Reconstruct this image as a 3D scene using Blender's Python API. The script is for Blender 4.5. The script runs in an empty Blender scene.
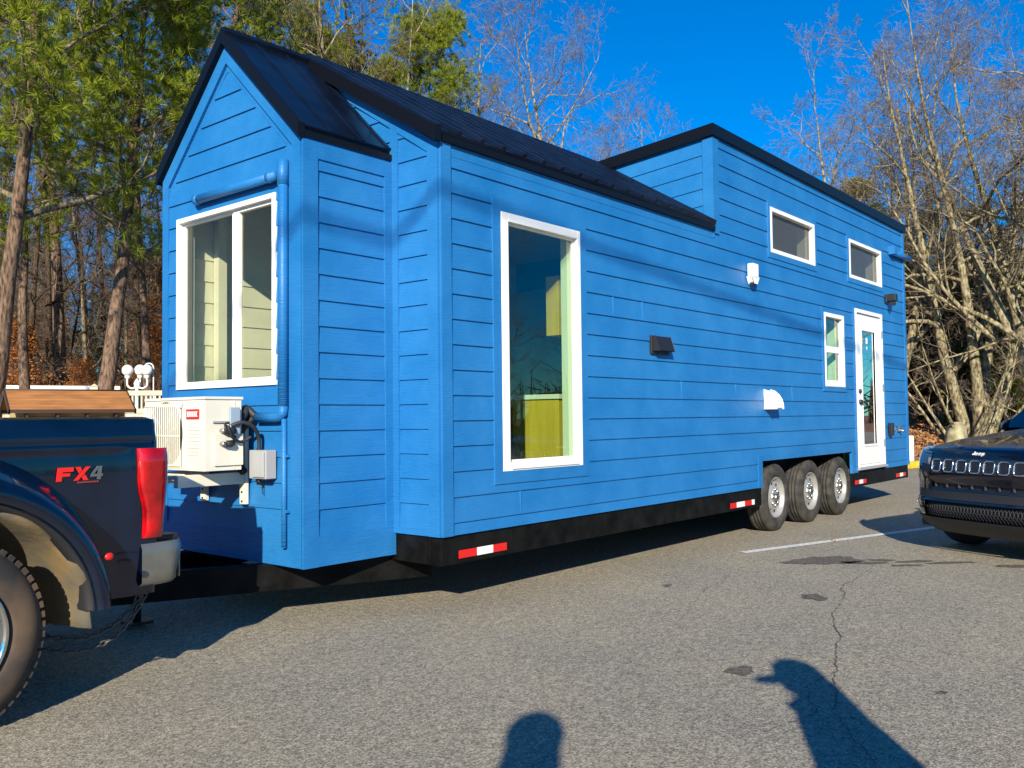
import bpy, bmesh, math, random
from mathutils import Vector, Matrix
R = math.radians
PI = math.pi
sc = bpy.context.scene
col = sc.collection
rnd = random.Random(7)

# ------------------------------------------------------------------ helpers
class MB:
    """collects geometry and links it as one mesh object"""
    def __init__(s):
        s.v = []; s.f = []; s.sm = []; s.mi = []
    def add(s, vs, fs, smooth=False, mi=0):
        b = len(s.v)
        s.v.extend(tuple(p) for p in vs)
        for f in fs:
            s.f.append(tuple(b + i for i in f)); s.sm.append(smooth); s.mi.append(mi)
    def quad(s, a, b, c, d, mi=0, smooth=False):
        s.add([a, b, c, d], [(0, 1, 2, 3)], smooth, mi)
    def box(s, a, b, mi=0, rot=None, piv=None):
        x0, y0, z0 = a; x1, y1, z1 = b
        vs = [Vector(p) for p in ((x0,y0,z0),(x1,y0,z0),(x1,y1,z0),(x0,y1,z0),(x0,y0,z1),(x1,y0,z1),(x1,y1,z1),(x0,y1,z1))]
        if rot is not None:
            c = Vector(piv) if piv else (Vector(a) + Vector(b)) / 2
            vs = [c + rot @ (p - c) for p in vs]
        s.add(vs, [(0,3,2,1),(4,5,6,7),(0,1,5,4),(1,2,6,5),(2,3,7,6),(3,0,4,7)], False, mi)
    def prism(s, pts, ax, a, b, mi=0):
        """polygon pts (2D) extruded along axis ax from a to b; pts are the other two coordinates in xyz order"""
        def P(p, h):
            if ax == 0: return (h, p[0], p[1])
            if ax == 1: return (p[0], h, p[1])
            return (p[0], p[1], h)
        n = len(pts)
        vs = [P(p, a) for p in pts] + [P(p, b) for p in pts]
        fs = [tuple(range(n)), tuple(range(2*n-1, n-1, -1))]
        fs += [(i, (i+1) % n, n + (i+1) % n, n + i) for i in range(n)]
        s.add(vs, fs, False, mi)
    def tube(s, pts, rad, sides=8, cap=True, mi=0, smooth=True):
        pts = [Vector(p) for p in pts]; n = len(pts)
        if not hasattr(rad, '__len__'): rad = [rad] * n
        vs = []; t0 = (pts[1] - pts[0]).normalized()
        ref = Vector((0, 0, 1)) if abs(t0.z) < .9 else Vector((1, 0, 0))
        u = t0.cross(ref).normalized()
        for i in range(n):
            t = (pts[min(i+1, n-1)] - pts[max(i-1, 0)])
            t = t.normalized() if t.length > 1e-9 else t0
            u = (u - t * u.dot(t));
            u = u.normalized() if u.length > 1e-6 else t.orthogonal().normalized()
            w = t.cross(u)
            for k in range(sides):
                a = 2 * PI * k / sides
                vs.append(pts[i] + (u * math.cos(a) + w * math.sin(a)) * rad[i])
        fs = []
        for i in range(n-1):
            for k in range(sides):
                k2 = (k+1) % sides
                fs.append((i*sides+k, i*sides+k2, (i+1)*sides+k2, (i+1)*sides+k))
        if cap:
            fs.append(tuple(range(sides-1, -1, -1))); fs.append(tuple((n-1)*sides+k for k in range(sides)))
        s.add(vs, fs, smooth, mi)
    def lathe(s, prof, origin, axis='z', n=32, mi=0, smooth=True, close=False):
        """prof: (radius, height) along axis"""
        vs = []; o = Vector(origin)
        for r_, h in prof:
            for k in range(n):
                a = 2*PI*k/n; c, q = math.cos(a)*r_, math.sin(a)*r_
                vs.append(o + Vector({'z': (c, q, h), 'y': (c, h, q), 'x': (h, c, q)}[axis]))
        fs = []
        m = len(prof)
        for i in range(m-1 + (1 if close else 0)):
            j = (i+1) % m
            for k in range(n):
                k2 = (k+1) % n
                fs.append((i*n+k, i*n+k2, j*n+k2, j*n+k))
        s.add(vs, fs, smooth, mi)
    def sphere(s, c, r_, nu=16, nv=10, sc_=(1,1,1), mi=0):
        vs = []; fs = []
        for j in range(nv+1):
            t = PI*j/nv
            for i in range(nu):
                a = 2*PI*i/nu
                vs.append((c[0]+r_*sc_[0]*math.sin(t)*math.cos(a), c[1]+r_*sc_[1]*math.sin(t)*math.sin(a), c[2]+r_*sc_[2]*math.cos(t)))
        for j in range(nv):
            for i in range(nu):
                fs.append((j*nu+i, j*nu+(i+1) % nu, (j+1)*nu+(i+1) % nu, (j+1)*nu+i))
        s.add(vs, fs, True, mi)
    def grid(s, fn, us, vs_, mi=0, smooth=True, skip=None):
        V = [fn(u, v) for v in vs_ for u in us]; nu = len(us); fs = []
        for j in range(len(vs_)-1):
            for i in range(nu-1):
                if skip and skip((us[i]+us[i+1])/2, (vs_[j]+vs_[j+1])/2): continue
                fs.append((j*nu+i, j*nu+i+1, (j+1)*nu+i+1, (j+1)*nu+i))
        s.add(V, fs, smooth, mi)
    def build(s, name, mat, parent=None, bevel=0, fix=False, solid=0):
        me = bpy.data.meshes.new(name)
        me.from_pydata([tuple(p) for p in s.v], [], s.f)
        me.polygons.foreach_set('use_smooth', s.sm)
        mats = mat if isinstance(mat, (list, tuple)) else [mat]
        for m in mats: me.materials.append(m)
        if any(s.mi): me.polygons.foreach_set('material_index', s.mi)
        me.update()
        if fix:
            bm = bmesh.new(); bm.from_mesh(me)
            bmesh.ops.remove_doubles(bm, verts=bm.verts, dist=1e-4)
            bmesh.ops.recalc_face_normals(bm, faces=bm.faces)
            bm.to_mesh(me); bm.free()
        o = bpy.data.objects.new(name, me); col.objects.link(o)
        if parent is not None: o.parent = parent
        if solid:
            m = o.modifiers.new('solid', 'SOLIDIFY'); m.thickness = solid; m.offset = 0
        if bevel:
            m = o.modifiers.new('bevel', 'BEVEL'); m.width = bevel; m.segments = 2; m.limit_method = 'ANGLE'; m.angle_limit = R(35)
        return o

def thing(name, label, cat, loc=(0,0,0), rz=0, group=None):
    o = bpy.data.objects.new(name, None); col.objects.link(o)
    o.empty_display_size = .2
    o.location = loc; o.rotation_euler = (0, 0, rz)
    o['label'] = label; o['category'] = cat
    if group: o['group'] = group
    return o
def tag(o, label, cat, group=None, kind=None):
    o['label'] = label; o['category'] = cat
    if group: o['group'] = group
    if kind: o['kind'] = kind
    return o
def kids(o): return [c for c in bpy.data.objects if c.parent == o]

# ------------------------------------------------------------------ materials
def nodes(name):
    m = bpy.data.materials.new(name); m.use_nodes = True
    nt = m.node_tree; b = nt.nodes['Principled BSDF']
    return m, nt, b
def mat(name, c, rough=.5, metal=0, var=.0, vscale=3., bump=0., bscale=60., spec=.5, coat=0., c2=None, stretch=None, detail=5.):
    m, nt, b = nodes(name)
    b.inputs['Roughness'].default_value = rough; b.inputs['Metallic'].default_value = metal
    b.inputs['Specular IOR Level'].default_value = spec
    b.inputs['Coat Weight'].default_value = coat; b.inputs['Coat Roughness'].default_value = .04
    b.inputs['Base Color'].default_value = (*c, 1)
    tc = nt.nodes.new('ShaderNodeTexCoord'); mp = nt.nodes.new('ShaderNodeMapping')
    nt.links.new(tc.outputs['Object'], mp.inputs['Vector'])
    if stretch: mp.inputs['Scale'].default_value = stretch
    if var or c2:
        n = nt.nodes.new('ShaderNodeTexNoise'); n.inputs['Scale'].default_value = vscale; n.inputs['Detail'].default_value = detail
        nt.links.new(mp.outputs['Vector'], n.inputs['Vector'])
        r_ = nt.nodes.new('ShaderNodeValToRGB')
        a = tuple(max(0, x*(1-var)) for x in c); d = c2 if c2 else tuple(x*(1+var) for x in c)
        r_.color_ramp.elements[0].position = .35; r_.color_ramp.elements[1].position = .65
        r_.color_ramp.elements[0].color = (*a, 1); r_.color_ramp.elements[1].color = (*d, 1)
        nt.links.new(n.outputs['Fac'], r_.inputs['Fac']); nt.links.new(r_.outputs['Color'], b.inputs['Base Color'])
    if bump:
        n2 = nt.nodes.new('ShaderNodeTexNoise'); n2.inputs['Scale'].default_value = bscale; n2.inputs['Detail'].default_value = 4
        nt.links.new(mp.outputs['Vector'], n2.inputs['Vector'])
        bp = nt.nodes.new('ShaderNodeBump'); bp.inputs['Strength'].default_value = bump; bp.inputs['Distance'].default_value = .01
        nt.links.new(n2.outputs['Fac'], bp.inputs['Height']); nt.links.new(bp.outputs['Normal'], b.inputs['Normal'])
    return m
def island(name, cols, rough=.6, trans=0., spec=.3):
    """colour varies per loose piece (leaf, needle)"""
    m, nt, b = nodes(name)
    g = nt.nodes.new('ShaderNodeNewGeometry'); r_ = nt.nodes.new('ShaderNodeValToRGB')
    els = r_.color_ramp.elements
    while len(els) < len(cols): els.new(.5)
    for i, c in enumerate(cols):
        els[i].position = i/(len(cols)-1); els[i].color = (*c, 1)
    nt.links.new(g.outputs['Random Per Island'], r_.inputs['Fac']); nt.links.new(r_.outputs['Color'], b.inputs['Base Color'])
    b.inputs['Roughness'].default_value = rough; b.inputs['Specular IOR Level'].default_value = spec
    if trans:
        t = nt.nodes.new('ShaderNodeBsdfTranslucent'); mx = nt.nodes.new('ShaderNodeMixShader'); mx.inputs[0].default_value = trans
        nt.links.new(r_.outputs['Color'], t.inputs['Color'])
        nt.links.new(b.outputs[0], mx.inputs[1]); nt.links.new(t.outputs[0], mx.inputs[2])
        nt.links.new(mx.outputs[0], nt.nodes['Material Output'].inputs['Surface'])
    return m
def glass(name, tint, ior=1.55, extra=.0, rough=.0):
    m, nt, b = nodes(name); nt.nodes.remove(b)
    t = nt.nodes.new('ShaderNodeBsdfTransparent'); t.inputs[0].default_value = (*tint, 1)
    g = nt.nodes.new('ShaderNodeBsdfGlossy'); g.inputs['Roughness'].default_value = rough
    # Schlick reflectance, the same from both sides of the sheet
    f0 = ((ior-1)/(ior+1))**2 + extra
    ge = nt.nodes.new('ShaderNodeNewGeometry'); dt = nt.nodes.new('ShaderNodeVectorMath'); dt.operation = 'DOT_PRODUCT'
    nt.links.new(ge.outputs['Incoming'], dt.inputs[0]); nt.links.new(ge.outputs['Normal'], dt.inputs[1])
    def mt(op, a, b=None):
        q = nt.nodes.new('ShaderNodeMath'); q.operation = op; q.use_clamp = op in ('SUBTRACT', 'MULTIPLY_ADD')
        for i, v in enumerate((a, b)):
            if v is None: continue
            if isinstance(v, (int, float)): q.inputs[i].default_value = v
            else: nt.links.new(v, q.inputs[i])
        return q
    ab = mt('ABSOLUTE', dt.outputs['Value']); om = mt('SUBTRACT', 1., ab.outputs[0]); pw = mt('POWER', om.outputs[0], 5.)
    ad = mt('MULTIPLY_ADD', pw.outputs[0], 1-f0); ad.inputs[2].default_value = f0
    mx = nt.nodes.new('ShaderNodeMixShader')
    nt.links.new(ad.outputs[0], mx.inputs[0])
    nt.links.new(t.outputs[0], mx.inputs[1]); nt.links.new(g.outputs[0], mx.inputs[2])
    nt.links.new(mx.outputs[0], nt.nodes['Material Output'].inputs['Surface'])
    return m

def paint_blue():
    m, nt, b = nodes('blue house paint')
    b.inputs['Roughness'].default_value = .42; b.inputs['Specular IOR Level'].default_value = .4
    tc = nt.nodes.new('ShaderNodeTexCoord')
    n = nt.nodes.new('ShaderNodeTexNoise'); n.inputs['Scale'].default_value = 1.6; n.inputs['Detail'].default_value = 8; n.inputs['Roughness'].default_value = .65
    nt.links.new(tc.outputs['Object'], n.inputs['Vector'])
    r_ = nt.nodes.new('ShaderNodeValToRGB')
    r_.color_ramp.elements[0].position = .36; r_.color_ramp.elements[1].position = .66
    r_.color_ramp.elements[0].color = (.010, .140, .39, 1); r_.color_ramp.elements[1].color = (.024, .185, .465, 1)
    nt.links.new(n.outputs['Fac'], r_.inputs['Fac']); nt.links.new(r_.outputs['Color'], b.inputs['Base Color'])
    mp = nt.nodes.new('ShaderNodeMapping'); mp.inputs['Scale'].default_value = (9, 9, 90)
    nt.links.new(tc.outputs['Object'], mp.inputs['Vector'])
    w = nt.nodes.new('ShaderNodeTexNoise'); w.inputs['Scale'].default_value = 1.4; w.inputs['Detail'].default_value = 6
    nt.links.new(mp.outputs['Vector'], w.inputs['Vector'])
    bp = nt.nodes.new('ShaderNodeBump'); bp.inputs['Strength'].default_value = .6; bp.inputs['Distance'].default_value = .007
    nt.links.new(w.outputs['Fac'], bp.inputs['Height']); nt.links.new(bp.outputs['Normal'], b.inputs['Normal'])
    return m
M = {}
M['blue'] = paint_blue()
M['roof'] = mat('dark metal roofing', (.004, .008, .020), .28, .1, var=.35, vscale=4, spec=.35)
M['fascia'] = mat('black fascia', (.004, .005, .008), .4, .0, spec=.18)
M['chassis'] = mat('black steel', (.005, .005, .005), .5, 0, var=.5, vscale=6, bump=.3, bscale=30, spec=.10, c2=(.009, .009, .009))
M['white'] = mat('white vinyl', (.82, .82, .80), .35, var=.04, vscale=5)
M['doorwhite'] = mat('white door paint', (.84, .84, .82), .3)
M['cream'] = mat('cream interior boards', (.70, .67, .54), .55, var=.06, vscale=4)
M['inwhite'] = mat('white interior', (.75, .77, .70), .6)
M['floor'] = mat('wood floor', (.22, .13, .07), .4, var=.3, vscale=3, stretch=(1, 8, 8))
M['cab'] = mat('yellow birch cabinet', (.62, .42, .05), .45, var=.12, vscale=3, stretch=(4, 4, .6))
M['counter'] = mat('white counter', (.8, .82, .8), .3)
M['glass'] = glass('clear window glass', (.80, .84, .74), 1.5, .02)
M['lowe'] = glass('tinted low emissivity glass', (.64, .80, .62), 1.6, .09)
M['teal'] = glass('teal tinted door glass', (.02, .18, .20), 1.9, .62)
M['smoke'] = glass('dark screened glass', (.55, .56, .52), 1.4, .02)
_nt = M['smoke'].node_tree; _out = _nt.nodes['Material Output']; _src = _out.inputs['Surface'].links[0].from_socket
_d = _nt.nodes.new('ShaderNodeBsdfDiffuse'); _d.inputs[0].default_value = (.13, .13, .12, 1); _m = _nt.nodes.new('ShaderNodeMixShader'); _m.inputs[0].default_value = .42
_nt.links.new(_src, _m.inputs[1]); _nt.links.new(_d.outputs[0], _m.inputs[2]); _nt.links.new(_m.outputs[0], _out.inputs['Surface'])
M['grey'] = mat('grey plastic', (.35, .36, .37), .5)
M['black'] = mat('black plastic', (.012, .012, .014), .5)
M['rubber'] = mat('black rubber hose', (.02, .021, .026), .6)
M['ac'] = mat('cream enamel', (.70, .67, .57), .4, var=.04, vscale=6)
M['acdark'] = mat('dark fan recess', (.05, .05, .04), .6)
M['red'] = mat('red', (.62, .015, .012), .35)
M['steel'] = mat('brushed steel', (.5, .5, .5), .35, 1)
M['tyre'] = mat('trailer tyre rubber', (.028, .027, .025), .8, var=.35, vscale=9, bump=.3, bscale=50, c2=(.058, .053, .045))
M['tyre2'] = mat('truck tyre rubber', (.035, .032, .03), .8, var=.3, vscale=5, c2=(.10, .065, .04))
M['rim'] = mat('silver painted rim', (.40, .40, .385), .38, .4, var=.12, vscale=8)
M['silver'] = mat('silver plastic', (.75, .76, .78), .35, .1)
M['chainsteel'] = mat('dull chain steel', (.16, .15, .14), .5, .8)
M['chrome'] = mat('polished metal', (.75, .75, .74), .12, 1)
M['navy'] = mat('dark navy car paint', (.0015, .006, .020), .2, .0, spec=.4, coat=.8, var=.3, vscale=7)
M['suv'] = mat('blue black car paint', (.001, .002, .009), .2, .0, spec=.4, coat=1., var=.2, vscale=30)
M['trim'] = mat('black textured trim', (.014, .015, .017), .55, bump=.2, bscale=200)
M['mud'] = mat('muddy wheel liner', (.25, .17, .07), .9, var=.35, vscale=7, c2=(.10, .09, .065), bump=.6, bscale=14)
M['lens'] = mat('red tail lamp lens', (.34, .002, .004), .15, 0, spec=.4, coat=1., var=.55, vscale=7)
M['headlens'] = mat('clear headlamp', (.10, .12, .16), .06, .5, coat=1.)
M['cgl'] = glass('car glass', (.10, .14, .15), 1.6, .06)
M['line'] = mat('white road paint', (.62, .62, .58), .7, var=.25, vscale=30)
M['yellow'] = mat('yellow curb paint', (.75, .50, .02), .6, var=.15, vscale=6)
M['concrete'] = mat('concrete', (.32, .31, .28), .85, var=.2, vscale=6)
M['shedroof'] = mat('cedar roof boards', (.36, .155, .05), .7, var=.18, vscale=5, stretch=(.6, 2, 2), bump=.2, bscale=30)
M['shedwall'] = mat('pale wood wall', (.46, .33, .13), .7, var=.12, vscale=5)
M['fence'] = mat('cream vinyl fence', (.52, .47, .34), .5, var=.05, vscale=3)
M['globe'] = mat('white lamp globe', (.8, .8, .78), .25)
M['skin'] = mat('skin', (.55, .33, .23), .5)
M['hair'] = mat('dark hair', (.03, .02, .015), .6)
M['coat1'] = mat('dark grey jacket', (.05, .055, .07), .8, bump=.3)
M['coat2'] = mat('olive coat', (.09, .09, .06), .8, bump=.3)
M['jeans'] = mat('blue jeans', (.06, .09, .17), .8)
M['shoe'] = mat('brown shoe', (.06, .035, .02), .5)
M['wood'] = mat('weathered pole', (.20, .15, .10), .85, var=.3, vscale=6, stretch=(4, 4, .4))
M['rock'] = mat('lichen covered stone', (.30, .27, .13), .95, var=.45, vscale=5, bump=1., bscale=16, c2=(.42, .38, .24))

def bark(name, c, c2, sx=6, bump=.9):
    return mat(name, c, .9, var=.35, vscale=4.5, stretch=(sx, sx, 1.4), c2=c2, bump=1., bscale=7, spec=.15)
M['pinebark'] = bark('pine bark', (.085, .052, .035), (.23, .155, .11))
M['greybark'] = bark('grey bark', (.09, .07, .045), (.27, .22, .14))
M['palebark'] = bark('pale lichen bark', (.09, .07, .04), (.38, .33, .20), 3)
M['darkbark'] = bark('dark bark', (.03, .02, .014), (.10, .07, .045))
M['twig'] = mat('twigs', (.12, .085, .065), .9, var=.3, vscale=2, c2=(.25, .20, .155), spec=.1)
M['needles'] = island('pine needles', [(.02, .05, .004), (.13, .20, .010), (.28, .33, .015), (.46, .45, .03)], .5, .25)
M['dneedles'] = island('dark evergreen leaves', [(.02, .035, .008), (.05, .07, .012), (.11, .12, .02)], .5, .2)
M['oak'] = island('brown oak leaves', [(.16, .06, .02), (.36, .13, .03), (.50, .20, .06)], .7, .3)
M['olive'] = island('olive leaves', [(.05, .06, .012), (.13, .13, .02), (.24, .20, .04)], .6, .25)
M['litterleaf'] = island('fallen leaves', [(.16, .07, .03), (.34, .15, .06), (.42, .24, .10)], .8)

# ------------------------------------------------------------------ camera (solved from the vanishing points of the house)
F = 892.19
cr = Vector((.6425015, -.76620761, -.01084984)); cu = Vector((-.02189321, -.03250806, .99923166)); cf = Vector((.76597161, .6417703, .03766122))
CAM = Vector((-4.105, -4.04, 1.262))
cd = bpy.data.cameras.new('camera'); co = bpy.data.objects.new('camera', cd); col.objects.link(co)
mw = Matrix(((cr.x, cu.x, -cf.x, CAM.x), (cr.y, cu.y, -cf.y, CAM.y), (cr.z, cu.z, -cf.z, CAM.z), (0, 0, 0, 1)))
co.matrix_world = mw
cd.sensor_width = 36; cd.lens = 36 * F / 1024; cd.clip_start = .05; cd.clip_end = 2000
sc.camera = co
def along(px, dist):
    """ground direction for a bearing seen in the photograph (used once to survey where far trees stand)"""
    d = cf + cr * ((px - 512) / F); d.z = 0; d.normalize()
    return Vector((CAM.x + d.x*dist, CAM.y + d.y*dist, 0))

# ------------------------------------------------------------------ light
SAZ = math.atan2(.565, .825); SEL = R(23.5)
T = Vector((math.cos(SEL)*math.cos(SAZ), math.cos(SEL)*math.sin(SAZ), -math.sin(SEL)))   # the way sunlight travels
sd = bpy.data.lights.new('sun', 'SUN'); sd.energy = 4.6; sd.angle = R(.55); sd.color = (1., .90, .73)
so = bpy.data.objects.new('sun', sd); col.objects.link(so)
so.rotation_euler = (-T).to_track_quat('Z', 'Y').to_euler(); so.location = (-20, -14, 12)
w = bpy.data.worlds.new('World'); sc.world = w; w.use_nodes = True
nt = w.node_tree; bg = nt.nodes['Background']
sky = nt.nodes.new('ShaderNodeTexSky'); sky.sky_type = 'NISHITA'; sky.sun_disc = False
sky.sun_elevation = SEL
S = -T; sky.sun_rotation = math.atan2(S.x, S.y)
sky.air_density = 1.0; sky.dust_density = 0.0; sky.ozone_density = 6.0
hs = nt.nodes.new('ShaderNodeHueSaturation'); hs.inputs['Saturation'].default_value = 1.55; hs.inputs['Value'].default_value = 1.0
gm = nt.nodes.new('ShaderNodeMix'); gm.data_type = 'RGBA'; gm.blend_type = 'MULTIPLY'; gm.inputs[0].default_value = 1.; gm.inputs[7].default_value = (.36, .98, 1.10, 1)
nt.links.new(sky.outputs[0], hs.inputs['Color']); nt.links.new(hs.outputs[0], gm.inputs[6]); nt.links.new(gm.outputs[2], bg.inputs[0])
bg.inputs[1].default_value = .085
sc.view_settings.view_transform = 'Standard'; sc.view_settings.look = 'None'
sc.view_settings.exposure = .8; sc.view_settings.gamma = 1
sc.render.engine = 'CYCLES'

# ------------------------------------------------------------------ ground
CURB = [(11.2, 3.3), (15.0, 2.55), (19.5, 1.75), (30, .3), (60, -4)]
def curb_y(x):
    if x <= CURB[0][0]: return CURB[0][1] + (CURB[0][0]-x)*1.2
    for (a, b), (c, d) in zip(CURB, CURB[1:]):
        if x <= c: return b + (d-b)*(x-a)/(c-a)
    return CURB[-1][1]
def gh(x, y):
    """height of the land"""
    if x < 8: s = y - 25 - max(0, -x)*.1
    else: s = min(y - curb_y(x) - 1.1, (x - 11)*3 if x < 14 else 99)
    s = max(0, s)
    return -.02 + (.13 if s > .2 else 0) + 3.4*(1-math.exp(-max(0, s-.3)/17)) if s > 0 else -.02
def frange(a, b, n): return [a + (b-a)*i/n for i in range(n+1)]
xs = [-600, -300, -150, -80, -40, -20, -8] + frange(0, 60, 60) + [70, 85, 110, 160, 300, 600]
ys = [-600, -300, -150, -80, -40, -20] + frange(-12, 60, 72) + [70, 90, 130, 200, 350, 600]
g = MB(); g.grid(lambda x, y: (x, y, gh(x, y) + (.05*math.sin(x*1.3+y*.7)*math.cos(y*.9-x*.4) if gh(x, y) > .2 else 0)), xs, ys)
M['litter'] = mat('leaf littered soil', (.15, .065, .03), .95, var=.5, vscale=2.5, c2=(.36, .17, .07), bump=1., bscale=9, detail=10)
o = g.build('ground', M['litter']); o['kind'] = 'structure'

def asphalt():
    m, nt, b = nodes('weathered asphalt')
    L = nt.links.new; N = nt.nodes.new
    tc = N('ShaderNodeTexCoord')
    b.inputs['Roughness'].default_value = .85; b.inputs['Specular IOR Level'].default_value = .3
    def noise(s, d=4, r_=.6, w_=0):
        n = N('ShaderNodeTexNoise'); n.inputs['Scale'].default_value = s; n.inputs['Detail'].default_value = d; n.inputs['Roughness'].default_value = r_
        L(tc.outputs['Object'], n.inputs['Vector']); return n
    vo = N('ShaderNodeTexVoronoi'); vo.inputs['Scale'].default_value = 125; L(tc.outputs['Object'], vo.inputs['Vector'])
    r1 = N('ShaderNodeValToRGB'); e = r1.color_ramp.elements
    e[0].position = .0; e[0].color = (.155, .143, .115, 1); e[1].position = 1.; e[1].color = (.49, .45, .355, 1)
    sp = N('ShaderNodeSeparateColor'); L(vo.outputs['Color'], sp.inputs[0])
    L(sp.outputs[0], r1.inputs['Fac'])
    big = noise(.9, 6); r2 = N('ShaderNodeValToRGB'); e = r2.color_ramp.elements
    e[0].position = .3; e[0].color = (.84, .84, .86, 1); e[1].position = .7; e[1].color = (1.08, 1.04, .96, 1)
    L(big.outputs['Fac'], r2.inputs['Fac'])
    mul = N('ShaderNodeMix'); mul.data_type = 'RGBA'; mul.blend_type = 'MULTIPLY'; mul.inputs[0].default_value = 1
    L(r1.outputs['Color'], mul.inputs[6]); L(r2.outputs['Color'], mul.inputs[7])
    mid = noise(22, 3); r3 = N('ShaderNodeValToRGB'); e = r3.color_ramp.elements
    e[0].position = .35; e[0].color = (.78, .78, .79, 1); e[1].position = .62; e[1].color = (1.05, 1.05, 1.04, 1)
    L(mid.outputs['Fac'], r3.inputs['Fac'])
    mul2 = N('ShaderNodeMix'); mul2.data_type = 'RGBA'; mul2.blend_type = 'MULTIPLY'; mul2.inputs[0].default_value = 1
    L(mul.outputs[2], mul2.inputs[6]); L(r3.outputs['Color'], mul2.inputs[7])
    L(mul2.outputs[2], b.inputs['Base Color'])
    bp = N('ShaderNodeBump'); bp.inputs['Strength'].default_value = .6; bp.inputs['Distance'].default_value = .004
    L(vo.outputs['Distance'], bp.inputs['Height']); L(bp.outputs['Normal'], b.inputs['Normal'])
    return m
M['asphalt'] = asphalt()
g = MB()
pts = [(-300, -300), (60, -300), (60, -4)] + [(x, y) for x, y in reversed(CURB[:-1])] + [(9.5, 6), (9, 22), (-300, 22)]
g.add([(x, y, 0) for x, y in pts], [tuple(range(len(pts)))])
o = g.build('parking_lot', M['asphalt']); o['kind'] = 'structure'
# curb
g = MB()
def strip(mb, P, wd, z0, z1):
    n = len(P); L_, R_ = [], []
    for i, p in enumerate(P):
        a = Vector(P[max(0, i-1)]); b = Vector(P[min(n-1, i+1)]); t = (b-a).normalized(); nn = Vector((-t.y, t.x))
        L_.append(Vector(p) + nn*wd); R_.append(Vector(p))
    for i in range(n-1):
        a, b, c, d = R_[i], R_[i+1], L_[i+1], L_[i]
        mb.add([(*a, z0), (*b, z0), (*c, z0), (*d, z0), (*a, z1), (*b, z1), (*c, z1), (*d, z1)],
               [(4, 5, 6, 7), (0, 1, 5, 4), (2, 3, 7, 6), (1, 2, 6, 5), (3, 0, 4, 7)])
strip(g, [(11.2, 3.3), (15, 2.55), (19.5, 1.75), (30, .3), (60, -4)], .2, -.05, .15)
o = g.build('curb', M['yellow'], bevel=.015); o['kind'] = 'structure'
# painted bay line
g = MB(); a = Vector((3.56, -.36)); b = Vector((11.2, -2.70)); t = (b-a).normalized(); nn = Vector((-t.y, t.x))*.052
n = 40
for i in range(n):
    p = a + (b-a)*i/n; q = a + (b-a)*(i+1)/n
    g.quad((*(p-nn), .004), (*(q-nn), .004), (*(q+nn), .004), (*(p+nn), .004))
o = g.build('parking_line', M['line']); o['kind'] = 'structure'
# oil and water stains: thin irregular sheets
def blob(mb, cx, cy, rx, ry, rot, z, seed, n=40, jag=.28):
    q = random.Random(seed); ph = [q.uniform(0, 6.28) for _ in range(6)]
    c, s_ = math.cos(rot), math.sin(rot); vs = [(cx, cy, z)]
    for i in range(n):
        a = 2*PI*i/n; k = 1 + jag*(.5*math.sin(2*a+ph[0]) + .4*math.sin(3*a+ph[1]) + .3*math.sin(5*a+ph[2]) + .25*math.sin(9*a+ph[3]) + .15*math.sin(15*a+ph[4]))
        x, y = rx*k*math.cos(a), ry*k*math.sin(a); vs.append((cx + x*c - y*s_, cy + x*s_ + y*c, z))
    mb.add(vs, [(0, i+1, (i+1) % n + 1) for i in range(n)])
M['stain'] = mat('damp oil stain', (.075, .062, .045), .8, var=.4, vscale=45, c2=(.17, .145, .11))
g = MB()
for i, (x, y, rx, ry, ro) in enumerate([(3.55, -1.12, .33, .20, -.4), (3.62, -1.42, .17, .07, -.9), (3.85, -1.5, .12, .05, -.9), (3.95, -1.75, .16, .05, -.8), (4.05, -2.0, .2, .05, -.7),
        (3.7, -1.75, .12, .04, -.8), (1.98, -1.64, .12, .075, .5), (.02, -2.03, .075, .07, .3), (.25, -2.9, .03, .02, 0), (1.75,-.62,.05,.03,0),(4.2,-2.5,.22,.06,-.8)]):
    blob(g, x, y, rx, ry, ro, .004, 40+i)
o = g.build('oil_stain', M['stain']); o['kind'] = 'structure'
# crack in the asphalt
g = MB(); q = random.Random(3)
def crack(P, w0):
    pts = []
    for (a, b) in zip(P, P[1:]):
        a, b = Vector(a), Vector(b); n = max(2, int((b-a).length/.035))
        for i in range(n): pts.append(a + (b-a)*i/n)
    pts.append(Vector(P[-1])); out = []
    dx = dy = 0
    for i, p in enumerate(pts):
        dx = dx*.85 + q.gauss(0, .007); dy = dy*.85 + q.gauss(0, .007); out.append(p + Vector((dx, dy)))
    for i in range(len(out)-1):
        t = (out[i+1]-out[i]).normalized(); n_ = Vector((-t.y, t.x)); wa = w0*q.uniform(.35, 1.2)
        if q.random() < .12: continue
        g.quad((*(out[i]-n_*wa), .006), (*(out[i+1]-n_*wa), .006), (*(out[i+1]+n_*wa), .006), (*(out[i]+n_*wa), .006))
crack([(3.24, -1.6), (2.6, -1.62), (2.13, -1.75), (1.5, -1.95), (.9, -2.2), (.3, -2.4), (-.05, -2.38), (-.4, -2.55), (-.7, -2.5)], .0036)
crack([(.3, -2.4), (-.3, -2.62), (-.9, -3.0)], .003)
crack([(1.0, -1.2), (1.6, -.95), (2.4, -.8)], .002)
o = g.build('asphalt_crack', mat('crack filler', (.115, .105, .085), .9)); o['kind'] = 'structure'

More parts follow.
